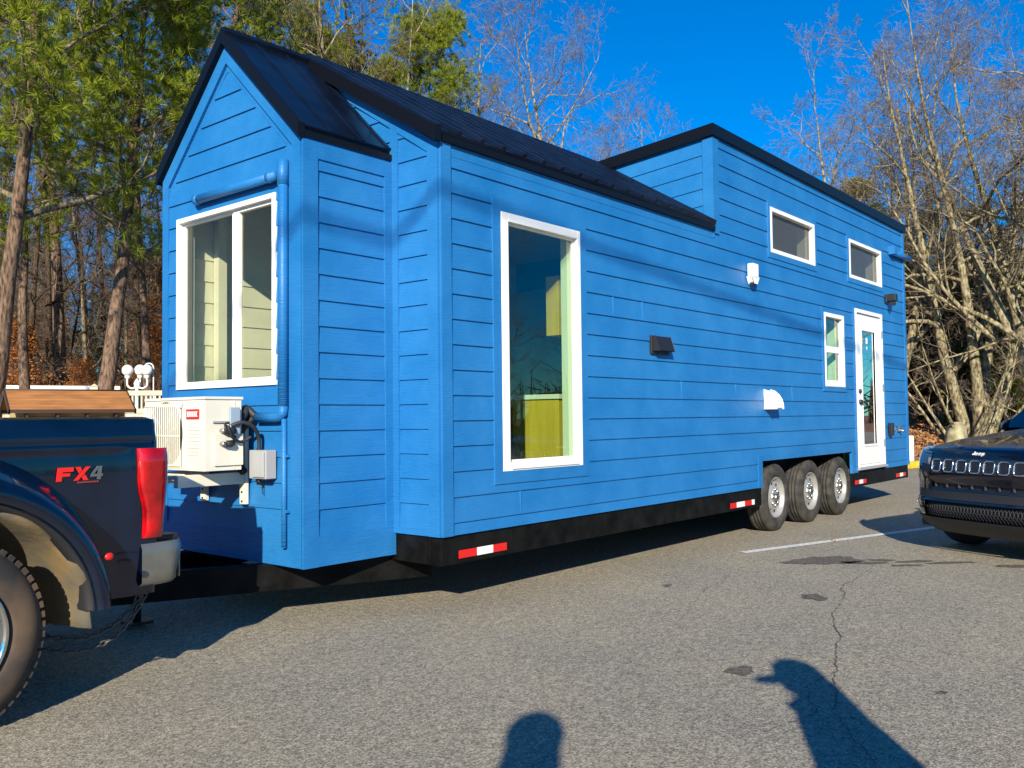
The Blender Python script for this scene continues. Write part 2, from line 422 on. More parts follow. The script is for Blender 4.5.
# ------------------------------------------------------------------ tiny house
house = thing('tiny_house', 'bright blue tiny house on a black triple axle trailer with dark metal roof', 'tiny house')
HB = (-.735, 0, 0)
XF = -.735; YB = .448; YL = 2.10; L = 9.87; W = 2.60; XH = 3.80
ZB = .503; ZBB = .357
def splits(z0, z1, lines, ops):
    zz = {z0, z1}
    for z in lines:
        if z0 < z < z1: zz.add(z)
    for o_ in ops:
        for z in o_[2:4]:
            if z0 < z < z1: zz.add(z)
    return sorted(zz)
def siding(mb, P, lines, lo, hi, ops, z0, z1, lip=.0145, base=.003):
    """lapped boards as real wedges. P(u,z,d) -> point, ops: openings (u0,u1,z0,z1)"""
    zz = splits(z0, z1, lines, ops); ls = sorted(lines)
    for a, b in zip(zz, zz[1:]):
        m = (a+b)/2
        lb = max([l for l in ls if l <= a+1e-6] or [z0]); lt = min([l for l in ls if l >= b-1e-6] or [z1])
        d = lambda z: base + (lip-base)*(lt - z)/max(lt-lb, 1e-6)
        ivs = [('lo', 'hi')]
        cuts = sorted([o_ for o_ in ops if o_[2] <= m <= o_[3]])
        edges = []; left = 'lo'
        for c in cuts:
            edges.append((left, c[0])); left = c[1]
        edges.append((left, 'hi'))
        def ev(e, z): return lo(z) if e == 'lo' else hi(z) if e == 'hi' else e
        for e0, e1 in edges:
            a0, a1, b0, b1 = ev(e0, a), ev(e1, a), ev(e0, b), ev(e1, b)
            if a1 - a0 < 1e-4 and b1 - b0 < 1e-4: continue
            mb.quad(P(a0, a, d(a)), P(a1, a, d(a)), P(b1, b, d(b)), P(b0, b, d(b)))
            if abs(a - lb) < 1e-6:
                mb.quad(P(a0, a, 0), P(a1, a, 0), P(a1, a, d(a)), P(a0, a, d(a)))
def flat(mb, P, lo, hi, ops, z0, z1, d=0, mi=0):
    zz = splits(z0, z1, [], ops)
    for a, b in zip(zz, zz[1:]):
        m = (a+b)/2; left = 'lo'; edges = []
        for c in sorted([o_ for o_ in ops if o_[2] <= m <= o_[3]]):
            edges.append((left, c[0])); left = c[1]
        edges.append((left, 'hi'))
        def ev(e, z): return lo(z) if e == 'lo' else hi(z) if e == 'hi' else e
        for e0, e1 in edges:
            mb.quad(P(ev(e0, a), a, d), P(ev(e1, a), a, d), P(ev(e1, b), b, d), P(ev(e0, b), b, d), mi)
SL = [.582 + .1664*k for k in range(0, 22)]
FL = [.380 + .1630*k for k in range(0, 22)]
side = lambda u, z, d: (u, -d, z)
W1 = (.59, 1.535, .89, 2.705); W2 = (5.10, 6.36, 3.03, 3.53); W3 = (7.53, 8.81, 3.03, 3.54); W4 = (6.60, 7.27, 1.60, 2.505); DR = (7.68, 8.76, .562, 2.645)
WELL = (4.78, 7.47, 0, .777)
def grow(o_, a): return (o_[0]-a, o_[1]+a, o_[2]-a if o_[2] > .7 else o_[2], o_[3]+a)
opsS = [grow(W1, .085), grow(W2, .06), grow(W3, .06), grow(W4, .06), (DR[0]-.06, DR[1]+.05, 0, DR[3]+.03)]
ztS = lambda u: 3.10
# near long wall
g = MB()
siding(g, side, SL, lambda z: .09, lambda z: XH+.05 if False else L-.07, [o_ for o_ in opsS] + [WELL], ZB, 3.03)
siding(g, side, SL, lambda z: XH+.10, lambda z: L-.07, [o_ for o_ in opsS], 3.03, 3.98)
siding(g, side, SL, lambda z: .09, lambda z: XH+.10, [], 3.03, 3.055)
# bottom skirt board seam, frieze, corner boards, window casings (all blue)
def casing(o_, a, bot=True):
    x0, x1, z0, z1 = o_
    g.box((x0-a, -.020, z0-(a if bot else 0)), (x0, .02, z1+a)); g.box((x1, -.020, z0-(a if bot else 0)), (x1+a, .02, z1+a))
    g.box((x0, -.020, z1), (x1, .02, z1+a))
    if bot: g.box((x0, -.020, z0-a), (x1, .02, z0))
casing(W1, .085); casing(W2, .06); casing(W3, .06); casing(W4, .06)
g.box((DR[0]-.06, -.020, ZB), (DR[0], .02, DR[3])); g.box((DR[1], -.020, ZB), (DR[1]+.05, .02, DR[3])); g.box((DR[0]-.06, -.020, DR[3]), (DR[1]+.05, .02, DR[3]+.03))
g.box((-.004, -.022, ZB-.002), (.09, .03, 3.06)); g.box((L-.07, -.022, ZB-.002), (L+.004, .03, 3.99))
g.box((XH-.02, -.022, 3.04), (XH+.10, .03, 3.99))
g.box((WELL[0]-.10, -.018, ZB-.003), (WELL[0], .02, .83)); g.box((WELL[1], -.018, ZB-.003), (WELL[1]+.08, .02, .83)); g.box((WELL[0], -.018, .777), (WELL[1], .02, .835))
g.box((.09, -.012, 2.985), (XH-.02, .02, 3.075)); g.box((XH+.10, -.012, 3.955), (L-.07, .02, 4.02))
for x in (.78, 2.45, 4.20, 3.1, 5.6, 2.0): g.box((x, -.0165, SL[0 if x < 1 else 9 if x < 3 else 5]+.004), (x+.006, 0, SL[1 if x < 1 else 10 if x < 3 else 6]-.004))
# backing sheet
flat(g, lambda u, z, d: (u, .012, z), lambda z: .0, lambda z: L, [W1, W4, (DR[0], DR[1], 0, DR[3]), WELL], ZB, 3.03)
flat(g, lambda u, z, d: (u, .012, z), lambda z: XH, lambda z: L, [W2, W3], 3.03, 4.02)
# rear wall and far wall, plain lapped boards
rear = lambda u, z, d: (L + d, u, z); far = lambda u, z, d: (u, W + d, z)
siding(g, rear, SL, lambda z: 0, lambda z: W, [], ZB, 3.83); siding(g, far, SL, lambda z: 0, lambda z: L, [], ZB, 3.05); siding(g, far, SL, lambda z: XH, lambda z: L, [], 3.05, 3.83)
g.add([(L, 0, 3.83), (L, W, 3.83), (L, W, 3.86), (L, 0, 4.09)], [(0, 1, 2, 3)])
g.box((L-.03, W-.06, ZB), (L+.022, W+.022, 3.83)); g.box((L-.01, -.018, ZB), (L+.020, .08, 4.0))
# loft front wall, boards run parallel to the shed roof
sl = -.089
lf = lambda u, z, d: (XH - d, u, z + sl*u)
siding(g, lf, [3.17+.1664*k-.0 for k in range(-9, 8)], lambda z: .09, lambda z: W, [], 2.9, 4.02)
g.box((XH-.022, -.018, 3.0), (XH, .09, 3.985))
# front gable walls
SG = .655
def ghi(z): return min(W, max(1.3, 1.3 + (3.93-z)/SG)) if z > 3.08 else W
def glo(z): return max(0, 1.3 - (3.93-z)/SG) if z > 3.08 else 0
fr = lambda u, z, d: (-d, u, z)
siding(g, fr, FL, lambda z: max(.09, glo(z)+.0), lambda z: YB-.075, [], ZB, 3.03)
siding(g, fr, FL, lambda z: glo(z), lambda z: ghi(z), [(YB+.05, YL-.05, 0, 3.06)], 3.03, 3.92)
siding(g, fr, FL, lambda z: YL+.06, lambda z: W-.06, [], ZB, 3.03)
g.box((-.022, -.004, ZB-.002), (0, .09, 3.06)); g.box((-.020, YB-.075, ZB-.001), (0, YB, 3.30)); g.box((-.02, W-.09, ZB), (0, W, 3.06))
g.box((-.0205, .09, ZB-.001), (0, YB-.075, FL[1]+.0))
# rake frieze along the gable of the main roof
for s_ in (1,):
    a = Vector((-.021, .02, 3.065)); b = Vector((-.021, 1.3, 3.065+1.28*SG))
    g.add([a, b, b-Vector((0, 0, .10)), a-Vector((0, 0, .10)), a+Vector((.021, 0, 0)), b+Vector((.021, 0, 0)), b+Vector((.021, 0, -.1)), a+Vector((.021, 0, -.1))], [(0, 1, 2, 3), (3, 2, 6, 7), (0, 1, 5, 4)])
g.build('wall', M['blue'], house)

# bump out
g = MB()
YM = (YB+YL)/2; BG = .965; BZ = 3.02; BAP = BZ + (YL-YB)/2*BG
WF = (.715, 1.905, 1.485, 2.712)
bf = lambda u, z, d: (XF - d, u, z)
def blo(z): return YB+.095 if z < BZ-.06 else YB+.03+max(0, (z-BZ)/BG)
def bhi(z): return YL-.07 if z < BZ-.06 else YL-.03-max(0, (z-BZ)/BG)
siding(g, bf, FL, lambda z: YB+.16, lambda z: YL-.075, [WF], FL[1], 2.93)
siding(g, bf, FL, lambda z: YB+.10+max(0, (z-2.93)/BG), lambda z: YL-.10-max(0, (z-2.93)/BG), [], 2.93, BAP-.11)
g.box((XF-.020, YB-.003, ZBB), (XF, YB+.16, 2.98)); g.box((XF-.020, YL-.075, ZBB), (XF, YL+.003, 2.98)); g.box((XF-.0205, YB+.16, ZBB+.001), (XF, YL-.075, FL[1]))
for s_ in (0, 1):
    y0, y1 = (YB, YM) if s_ == 0 else (YL, YM)
    a = Vector((XF-.0215, y0, BZ)); b = Vector((XF-.0215, y1, BAP)); dn = Vector((0, 0, -.125)); bk = Vector((.0215, 0, 0))
    g.add([a, b, b+dn, a+dn, a+bk, b+bk, b+bk+dn, a+bk+dn], [(0, 1, 2, 3), (3, 2, 6, 7), (0, 1, 5, 4)])
flat(g, lambda u, z, d: (XF, u, z), lambda z: YB if z < BZ else YB+(z-BZ)/BG, lambda z: YL if z < BZ else YL-(z-BZ)/BG, [WF], ZBB, BZ)
g.add([(XF, YB, BZ), (XF, YL, BZ), (XF, YM, BAP)], [(0, 1, 2)])
bs = lambda u, z, d: (u, YB - d, z)
siding(g, bs, FL, lambda z: XF+.095, lambda z: -.085, [], FL[1]+.0, 2.90)
g.box((XF-.020, YB-.021, ZBB-.001), (XF+.095, YB, 3.0)); g.box((-.085, YB-.0205, ZBB-.001), (.0, YB, 3.0)); g.box((XF+.095, YB-.0202, 2.895), (-.085, YB, 3.0)); g.box((XF+.095, YB-.0202, ZBB), (-.085, YB, FL[1]))
g.quad((XF, YB, ZBB), (0, YB, ZBB), (0, YB, 3.03), (XF, YB, 3.03))
siding(g, lambda u, z, d: (u, YL + d, z), FL, lambda z: XF, lambda z: 0, [], ZBB, 3.02)
g.box((XF, YB, ZBB), (.35, YL, ZBB+.04))
g.build('bump_out', M['blue'], house)

# roofs ----------------------------------------------------------------
def roof_plane(mb, p0, p1, up, th=.035, rib=.225, ribh=.022, n=None):
    """p0-p1 along the eave, up = vector eave->ridge; ribs run up the slope"""
    p0, p1, up = Vector(p0), Vector(p1), Vector(up)
    e = p1-p0; nn = e.cross(up).normalized()
    if nn.z < 0: nn = -nn
    a, b, c, d = p0, p1, p1+up, p0+up
    lo = [q_ - nn*th for q_ in (a, b, c, d)]
    mb.add([a, b, c, d] + lo, [(0, 1, 2, 3), (4, 7, 6, 5), (0, 4, 5, 1), (1, 5, 6, 2), (2, 6, 7, 3), (3, 7, 4, 0)])
    k = max(1, int(round(e.length/rib))); et = e.normalized()
    for i in range(k+1):
        c0 = p0 + e*i/k
        if i == 0: c0 = c0 + et*.03
        if i == k: c0 = c0 - et*.03
        w0, w1 = .028, .012
        A = [c0-et*w0+nn*.001, c0-et*w1+nn*ribh, c0+et*w1+nn*ribh, c0+et*w0+nn*.001]
        B = [q_+up*.985 for q_ in A]
        mb.add(A+B, [(0, 1, 5, 4), (1, 2, 6, 5), (2, 3, 7, 6), (3, 2, 1, 0), (4, 5, 6, 7)])
ZR = 3.955; EY = -.035; EZ = 3.135
g = MB()
up = Vector((0, 1.3-EY, ZR-EZ)); roof_plane(g, (-.07, EY, EZ), (XH+.0, EY, EZ), up, ribh=.028)
roof_plane(g, (-.07, W-EY, EZ), (XH, W-EY, EZ), Vector((0, -(1.3-EY), ZR-EZ)))
g.tube([(-.06, 1.3, ZR-.005), (XH-.03, 1.3, ZR-.005)], .035, 6, smooth=False)
rf = g.build('roof', M['roof'], house)
g = MB()
# rake trims and eave trim of the main roof
for s_ in (1, -1):
    def yy(y): return y if s_ == 1 else W - y
    a = Vector((-.085, yy(EY-.012), EZ-.01)); b = Vector((-.085, 1.3, ZR-.03)); h = Vector((0, 0, -.078)); t = Vector((.062, 0, 0)); h2 = Vector((0, 0, .022))
    g.add([a+h2, b+h2, b+h, a+h, a+h2+t, b+h2+t, b+h+t, a+h+t], [(0, 1, 2, 3), (4, 7, 6, 5), (0, 4, 5, 1), (3, 2, 6, 7), (0, 3, 7, 4), (1, 5, 6, 2)])
g.box((-.004, EY-.006, EZ-.075), (XH-.024, EY+.02, EZ-.032)); g.box((-.004, EY+.02, EZ-.07), (XH-.024, -.0205, EZ-.045))
g.build('fascia', M['fascia'], house)
# bump roof
g = MB()
x0 = XF-.045
BE = BZ+.085
eo = .015
roof_plane(g, (x0, YB-eo, BE-eo*BG+.0), (-.01, YB-eo, BE-eo*BG), Vector((0, YM-YB+eo, (YM-YB+eo)*BG)), rib=.23, ribh=.010)
roof_plane(g, (x0, YL+eo, BE-eo*BG), (-.01, YL+eo, BE-eo*BG), Vector((0, -(YM-YB+eo), (YM-YB+eo)*BG)), rib=.26)
zr = BE + (YM-YB)*BG
g.tube([(x0-.005, YM, zr+.0), (.15, YM, zr+.015)], .035, 6, smooth=False)
g.build('bump_out_roof', M['roof'], house)
g = MB()
for s_ in (1, -1):
    def yy(y): return y if s_ == 1 else YB+YL-y
    a = Vector((x0-.015, yy(YB-eo-.01), BE-eo*BG-.01)); b = Vector((x0-.015, YM, zr)); h = Vector((0, 0, -.080)); h2 = Vector((0, 0, .014)); t = Vector((.055-.002, 0, 0))
    g.add([a+h2, b+h2, b+h, a+h, a+h2+t, b+h2+t, b+h+t, a+h+t], [(0, 1, 2, 3), (4, 7, 6, 5), (0, 4, 5, 1), (3, 2, 6, 7), (0, 3, 7, 4), (1, 5, 6, 2)])
    ya, yb_ = (YB-eo-.008, YB-.0215) if s_ == 1 else (YL+.0215, YL+eo+.008)
    g.box((x0+.04, ya, BE-eo*BG-.075), (-.02, yb_, BE-eo*BG-.036))
g.build('bump_out_fascia', M['fascia'], house)
# loft shed roof
g = MB()
def lz(y): return 4.10 + sl*y
OV = .045
g.add([(XH-.04, -OV+.012, lz(-.0)-.012), (L+.04, -OV+.012, lz(0)-.042), (L+.04, W+.07, lz(W+.07)-.03), (XH-.04, W+.07, lz(W+.07)),
       (XH-.04, -OV+.012, lz(-.09)-.08), (L+.04, -OV+.012, lz(-.09)-.11), (L+.04, W+.07, lz(W+.07)-.11), (XH-.04, W+.07, lz(W+.07)-.08)],
      [(0, 1, 2, 3), (4, 7, 6, 5), (0, 4, 5, 1), (1, 5, 6, 2), (2, 6, 7, 3), (3, 7, 4, 0)])
for i in range(26):
    x = XH + .05 + i*.24; z = lz(0)-.02-.03*(x-XH)/(L-XH)
    g.add([(x-.02, .0, z), (x+.02, .0, z), (x+.02, W+.05, z+sl*(W+.05)), (x-.02, W+.05, z+sl*(W+.05)), (x-.012, .0, z+.02), (x+.012, .0, z+.02), (x+.012, W+.05, z+.02+sl*(W+.05)), (x-.012, W+.05, z+.02+sl*(W+.05))],
          [(4, 5, 6, 7), (0, 1, 5, 4), (1, 2, 6, 5), (0, 4, 7, 3)])
g.build('loft_roof', M['roof'], house)
g = MB()
t0, t1 = lz(0)+.012, lz(0)-.018
for (p, q) in (((XH-.052, -OV, t0), (L+.05, -OV, t1)),):
    g.add([p, q, (q[0], q[1]+.012, q[2]), (p[0], p[1]+.012, p[2]), (p[0], p[1], p[2]-.115), (q[0], q[1], q[2]-.115), (q[0], q[1]+.03, q[2]-.115), (p[0], p[1]+.03, p[2]-.115)], [(0, 1, 2, 3), (0, 4, 5, 1), (4, 7, 6, 5), (1, 5, 6, 2), (0, 3, 7, 4), (3, 2, 6, 7)])
p = Vector((XH-.054, -OV-.001, t0)); q = Vector((XH-.054, W+.07, t0+sl*(W+.07+OV))); dn = Vector((0, 0, -.115)); bk = Vector((.013, 0, 0))
g.add([p, q, q+bk, p+bk, p+dn, q+dn, q+bk+dn, p+bk+dn], [(0, 1, 2, 3), (0, 4, 5, 1), (4, 7, 6, 5), (1, 5, 6, 2), (0, 3, 7, 4), (3, 2, 6, 7)])
g.build('loft_fascia', M['fascia'], house)


# windows ------------------------------------------------------------------
def rect_frame(mb, P, u0, u1, z0, z1, w_, d0, d1, wb=None):
    """four mitred-looking bars butted end to end, from depth d0 (in) to d1 (out)"""
    wb = wb or w_
    def bx(a, b, c, d):
        vs = [P(a, c, d0), P(b, c, d0), P(b, d, d0), P(a, d, d0), P(a, c, d1), P(b, c, d1), P(b, d, d1), P(a, d, d1)]
        mb.add(vs, [(0, 3, 2, 1), (4, 5, 6, 7), (0, 1, 5, 4), (1, 2, 6, 5), (2, 3, 7, 6), (3, 0, 4, 7)])
    wl, wr = (w_*1.25, w_*.62) if w_ == .062 else (w_, w_)
    bx(u0, u0+wl, z0, z1); bx(u1-wr, u1, z0, z1); bx(u0+wl, u1-wr, z0, z0+wb); bx(u0+wl, u1-wr, z1-w_, z1)
    return bx
def window(P, o_, fw, gm, kind='fixed', reveal=.14):
    u0, u1, z0, z1 = o_
    mb = MB(); rect_frame(mb, P, u0, u1, z0, z1, fw, -.045, .024)
    if kind == 'slider':
        um = 1.185; bx = rect_frame(mb, P, u0+fw+.001, um, z0+fw+.001, z1-fw-.001, .022, -.040, -.008); bx(um, um+.048, z0+fw, z1-fw)
        rect_frame(mb, P, um+.049, u1-fw-.001, z0+fw+.001, z1-fw-.001, .018, -.040, -.015)
    if kind == 'hung':
        zm = (z0+z1)/2; bx = rect_frame(mb, P, u0+fw+.001, u1-fw-.001, z0+fw+.001, zm, .03, -.04, -.01); bx(u0+fw, u1-fw, zm, zm+.05)
    if kind == 'sill':
        rect_frame(mb, P, u0+.079, u1-.040, z0+fw+.001, z1-fw-.001, .012, -.044, -.018)
        vs = [P(u0+.09, z0+.012, .026), P(u1-.06, z0+.012, .026), P(u1-.06, z0+.055, .026), P(u0+.09, z0+.055, .026), P(u0+.09, z0+.012, .034), P(u1-.06, z0+.012, .034), P(u1-.06, z0+.055, .034), P(u0+.09, z0+.055, .034)]
        mb.add(vs, [(4, 5, 6, 7), (0, 1, 5, 4), (1, 2, 6, 5), (2, 3, 7, 6), (3, 0, 4, 7)])
    f = mb.build('window', M['white'], house, bevel=.003)
    mb = MB(); mb.quad(P(u0+.03, z0+.03, -.030), P(u1-.03, z0+.03, -.030), P(u1-.03, z1-.03, -.030), P(u0+.03, z1-.03, -.030)); mb.build('pane', gm, f)
    # drywall return
    mb = MB(); a, b = -.046, -.06-reveal
    mb.quad(P(u0, z0, a), P(u0, z0, b), P(u0, z1, b), P(u0, z1, a)); mb.quad(P(u1, z0, a), P(u1, z0, b), P(u1, z1, b), P(u1, z1, a))
    mb.quad(P(u0, z0, a), P(u1, z0, a), P(u1, z0, b), P(u0, z0, b)); mb.quad(P(u0, z1, a), P(u1, z1, a), P(u1, z1, b), P(u0, z1, b))
    mb.build('reveal', M['inwhite'] if gm != M['glass'] else M['cream'], f)
    return f
window(side, W1, .062, M['lowe'], 'sill', .11)
window(side, W2, .045, M['smoke'], 'fixed'); window(side, W3, .045, M['smoke'], 'fixed')
window(side, W4, .05, M['lowe'], 'hung')
window(bf, WF, .034, M['glass'], 'slider', .06)

# door
g = MB(); x0, x1, z0, z1 = DR
rect_frame(g, side, x0, x1, z0, z1, .05, -.06, .030, .03)
rect_frame(g, side, x0+.055, x1-.055, z0+.035, z1-.055, .215, -.04, .005, .26)
rect_frame(g, side, x0+.24, x1-.24, z0+.265, z1-.245, .03, -.02, .014, .03)
dr = g.build('door', M['doorwhite'], house, bevel=.004)
g = MB(); g.quad(side(x0+.25, z0+.28, -.01), side(x1-.25, z0+.28, -.01), side(x1-.25, z1-.26, -.01), side(x0+.25, z1-.26, -.01)); g.build('pane', M['teal'], dr)
g = MB(); g.lathe([(0, -.04), (.03, -.04), (.03, -.005)], (x0+.15, 0, 1.42), 'y', 16); g.tube([(x0+.15, -.055, 1.42), (x0+.29, -.06, 1.42)], .011, 8); g.tube([(x0+.15, -.03, 1.42), (x0+.15, -.06, 1.42)], .012, 8)
g.build('handle', M['black'], dr)
g = MB(); g.lathe([(0, -.03), (.028, -.03), (.028, -.005)], (x0+.15, 0, 1.56), 'y', 16); g.build('deadbolt', M['black'], dr)
for z in (.86, 1.62, 2.36):
    g = MB(); g.box((x1-.066, -.040, z-.05), (x1-.044, -.028, z+.05)); g.build('hinge', M['steel'], dr)
g = MB(); g.box((x0-.03, -.05, z0-.03), (x1+.03, .02, z0-.002)); g.build('door_sill', M['grey'], dr)
g = MB(); g.box((x0+.43, -.013, 2.20), (x0+.49, -.0105, 2.28)); g.box((x0+.44, -.013, 2.12), (x0+.485, -.0105, 2.165)); g.build('sticker', M['white'], dr)

# interior ------------------------------------------------------------------
g = MB(); wi = .165
flat(g, lambda u, z, d: (u, wi, z), lambda z: .1, lambda z: L-.1, [W1, W4, (DR[0], DR[1], 0, DR[3]), (WELL[0], WELL[1], 0, .8)], .55, 3.03)
flat(g, lambda u, z, d: (u, wi, z), lambda z: XH+.1, lambda z: L-.1, [W2, W3], 3.03, 3.98)
g.quad((0, W-.1, .55), (L, W-.1, .55), (L, W-.1, 3.8), (0, W-.1, 3.8)); g.quad((L-.1, 0, .55), (L-.1, W, .55), (L-.1, W, 3.9), (L-.1, 0, 3.9))
g.quad((XH+.1, wi, 2.95), (L, wi, 2.95), (L, W, 2.95), (XH+.1, W, 2.95)); g.quad((.02, .1, 3.02), (XH, .1, 3.02), (XH, W-.1, 3.02), (.02, W-.1, 3.02))
g.quad((XH+.1, 0, 3.90), (L, 0, 3.90), (L, W, 3.78), (XH+.1, W, 3.78))
g.box((6.9, 1.1, .55), (6.98, W-.1, 2.94)); g.box((7.4, .8, 2.96), (7.46, W-.1, 3.8)); g.box((4.3, .2, 2.96), (4.36, W-.1, 3.85))
g.build('interior_wall', M['inwhite'], house)
g = MB()
# bump room: cream shiplap boards inside
inb = lambda u, z, d: (u, YL-.09-d, z)
siding(g, inb, [.55+.16*k for k in range(17)], lambda z: XF+.06, lambda z: 1.0, [], .5, 3.0, .010, .0)
siding(g, lambda u, z, d: (u, YB+.07+d, z), [.55+.16*k for k in range(17)], lambda z: XF+.06, lambda z: 0, [], .5, 3.0, .010, .0)
siding(g, lambda u, z, d: (1.0-d, u, z), [.55+.16*k for k in range(17)], lambda z: 1.05, lambda z: W, [], .5, 3.0, .010, .0)
g.quad((XF, YB, 3.0), (0, YB, 3.0), (0, YL, 3.0), (XF, YL, 3.0))
flat(g, lambda u, z, d: (XF+.06, u, z), lambda z: YB, lambda z: YL, [WF], .5, 3.0)
g.box((-.40, YL-.17, .5), (-.33, YL-.105, 2.98))
g.build('interior_boards', M['cream'], house)
g = MB(); g.box((XF+.03, YB+.03, .40), (.02, YL-.03, .5)); g.box((.02, .03, .505), (4.75, W-.03, .55)); g.box((7.5, .03, .505), (L-.03, W-.03, .55)); g.box((4.75, .7, .505), (7.5, W-.03, .55)); g.box((4.72, .03, .79), (7.52, .7, .86)); g.box((4.72, .69, .4), (7.52, .72, .86)); g.build('interior_floor', M['floor'], house)
cb = MB(); cb.box((1.70, .33, .56), (3.2, .82, 1.41)); c1 = cb.build('kitchen_cabinet', M['cab'], house, bevel=.004); cb = MB(); cb.box((1.68, .31, 1.412), (3.22, .85, 1.45)); cb.build('countertop', M['counter'], c1)
for z in (1.30, 1.1, .9, .75):
    cb = MB(); cb.box((1.76, .822, z), (1.80, .84, z+.035)); cb.build('knob', M['black'], c1)
cb = MB(); cb.box((1.70, .32, 1.93), (3.2, .45, 2.42)); cb.build('wall_cabinet', M['cab'], house, bevel=.004)

# chassis ------------------------------------------------------------------
g = MB(); z0, z1 = .314, .5015
g.box((.004, .004, z0), (WELL[0]-.0, .10, z1)); g.box((WELL[1], .004, z0), (L, .10, z1)); g.box((.0, .10, z0+.002), (.10, W-.004, z1)); g.box((L-.1, .1, z0), (L, W-.1, z1))
g.box((0, W-.1, z0), (L, W-.004, z1)); g.box((.1, .75, .33), (L-.1, W-.75, .49))
for i in range(14): g.box((.5+i*.68, .1, .36), (.56+i*.68, W-.1, .47))
g.box((WELL[0]-.001, .10, .40), (WELL[1]+.001, .13, .5)) if False else None
g.box((WELL[0], .42, .36), (WELL[1], .52, .775)); g.box((WELL[0]-.04, .11, .5), (WELL[0]-.002, .5, .776)); g.box((WELL[1]+.002, .11, .5), (WELL[1]+.04, .5, .776))
# tongue beams
for ya in (.42, W-.42):
    a = Vector((.3, ya, .26)); b = Vector((-1.95, 1.3, .28)); t = (b-a).normalized(); n_ = Vector((-t.y, t.x, 0))*.045; h = Vector((0, 0, .085))
    vs = [a-n_-h, a+n_-h, b+n_-h, b-n_-h, a-n_+h, a+n_+h, b+n_+h, b-n_+h]
    g.add(vs, [(0, 3, 2, 1), (4, 5, 6, 7), (0, 1, 5, 4), (1, 2, 6, 5), (2, 3, 7, 6), (3, 0, 4, 7)])
g.box((-2.15, 1.24, .36), (-1.7, 1.36, .46)); g.box((-.7, .8, .2), (-.62, 1.8, .3))
ch = g.build('trailer_frame', M['chassis'], house, bevel=.004)
g = MB(); g.tube([(-1.35, 1.3, .16), (-1.35, 1.3, .95)], .035, 12); g.box((-1.42, 1.23, .02), (-1.28, 1.37, .04)); g.tube([(-1.35, 1.3, .04), (-1.35, 1.3, .2)], .025, 10); g.box((-1.4, 1.25, .93), (-1.3, 1.35, 1.02)); g.build('tongue_jack', M['black'], house)
# reflective tape strips: red and white blocks
def tape(u0, u1, z):
    g = MB(); n = 4; w_ = (u1-u0)
    seg = [(0, .24, 0), (.24, .58, 1), (.58, .88, 0), (.88, 1.0, 1)] if w_ > .5 else [(0, .36, 0), (.36, .7, 1), (.7, 1., 0)]
    for a, b, m_ in seg:
        g.add([(u0+w_*a, -.002, z-.026), (u0+w_*b, -.002, z-.026), (u0+w_*b, -.002, z+.026), (u0+w_*a, -.002, z+.026), (u0+w_*a, .003, z-.026), (u0+w_*b, .003, z-.026), (u0+w_*b, .003, z+.026), (u0+w_*a, .003, z+.026)], [(0, 1, 2, 3), (0, 4, 5, 1), (3, 2, 6, 7), (0, 3, 7, 4), (1, 5, 6, 2)], False, m_)
    g.build('reflector_tape', [M['red'], M['white']], house)
tape(.16, .64, .372); tape(4.06, 4.60, .365); tape(7.60, 8.02, .375); tape(9.30, 9.74, .372)
# wheels
def trailer_wheel(x, s_=1):
    yo = .015 if s_ == 1 else W-.015; d = 1 if s_ == 1 else -1
    Rr = .365; z = .363; wd = .225
    g = MB()
    prof = [(.222, .035), (.235, .006), (.27, -.002), (.315, .0), (.335, .012), (.352, .022)]
    ring = []
    tread = [(.362, .032), (.3655, .05), (.3655, .068), (.357, .070), (.357, .076), (.3655, .078), (.3655, .105), (.357, .107), (.357, .113), (.3655, .115), (.3655, .142), (.357, .144), (.357, .150), (.3655, .152), (.3655, .18), (.362, .198), (.34, .215), (.27, .23), (.222, .2)]
    g.lathe([(r_, h*d) for r_, h in prof+tread], (x, yo, z), 'y', 48)
    t = g.build('tyre', M['tyre'], None)
    g = MB()
    g.lathe([(r_, h*d) for r_, h in [(.224, .2), (.224, .022), (.218, .012), (.208, .018), (.200, .05), (.190, .062), (.150, .060), (.110, .045), (.075, .043), (.072, .035)]], (x, yo, z), 'y', 40)
    g.lathe([(.001, .040*d), (.072, .040*d)], (x, yo, z), 'y', 24)
    for k in range(8):
        a = 2*PI*k/8+.2; cx, cz = x+.150*math.cos(a), z+.150*math.sin(a)
        g.lathe([(.001, .056*d), (.019, .056*d)], (cx, yo, cz), 'y', 10, mi=1)
    r1 = g.build('rim', [M['rim'], M['black']], None)
    nuts = []
    for k in range(8 if s_ == 1 else 0):
        g = MB(); a = 2*PI*k/8; cx, cz = x+.085*math.cos(a), z+.085*math.sin(a)
        g.lathe([(.001, .018*d), (.010, .018*d), (.011, .045*d)], (cx, yo, cz), 'y', 6)
        nuts.append(g.build('lug_nut', M['steel'], None))
    g = MB(); g.lathe([(.001, -.002*d), (.035, .0*d), (.040, .012*d), (.041, .05*d)], (x, yo, z), 'y', 20); cp = g.build('hub_cap', M['steel'], None)
    wh = bpy.data.objects.new('wheel', None); col.objects.link(wh); wh.parent = house
    for o_ in [t, r1, cp] + nuts: o_.parent = wh
for x in (5.22, 6.19, 7.15):
    trailer_wheel(x, 1); trailer_wheel(x, -1)
g = MB()
for x in (5.22, 6.19, 7.15): g.tube([(x, .2, .36), (x, W-.2, .36)], .04, 10)
g.build('axle', M['chassis'], house)

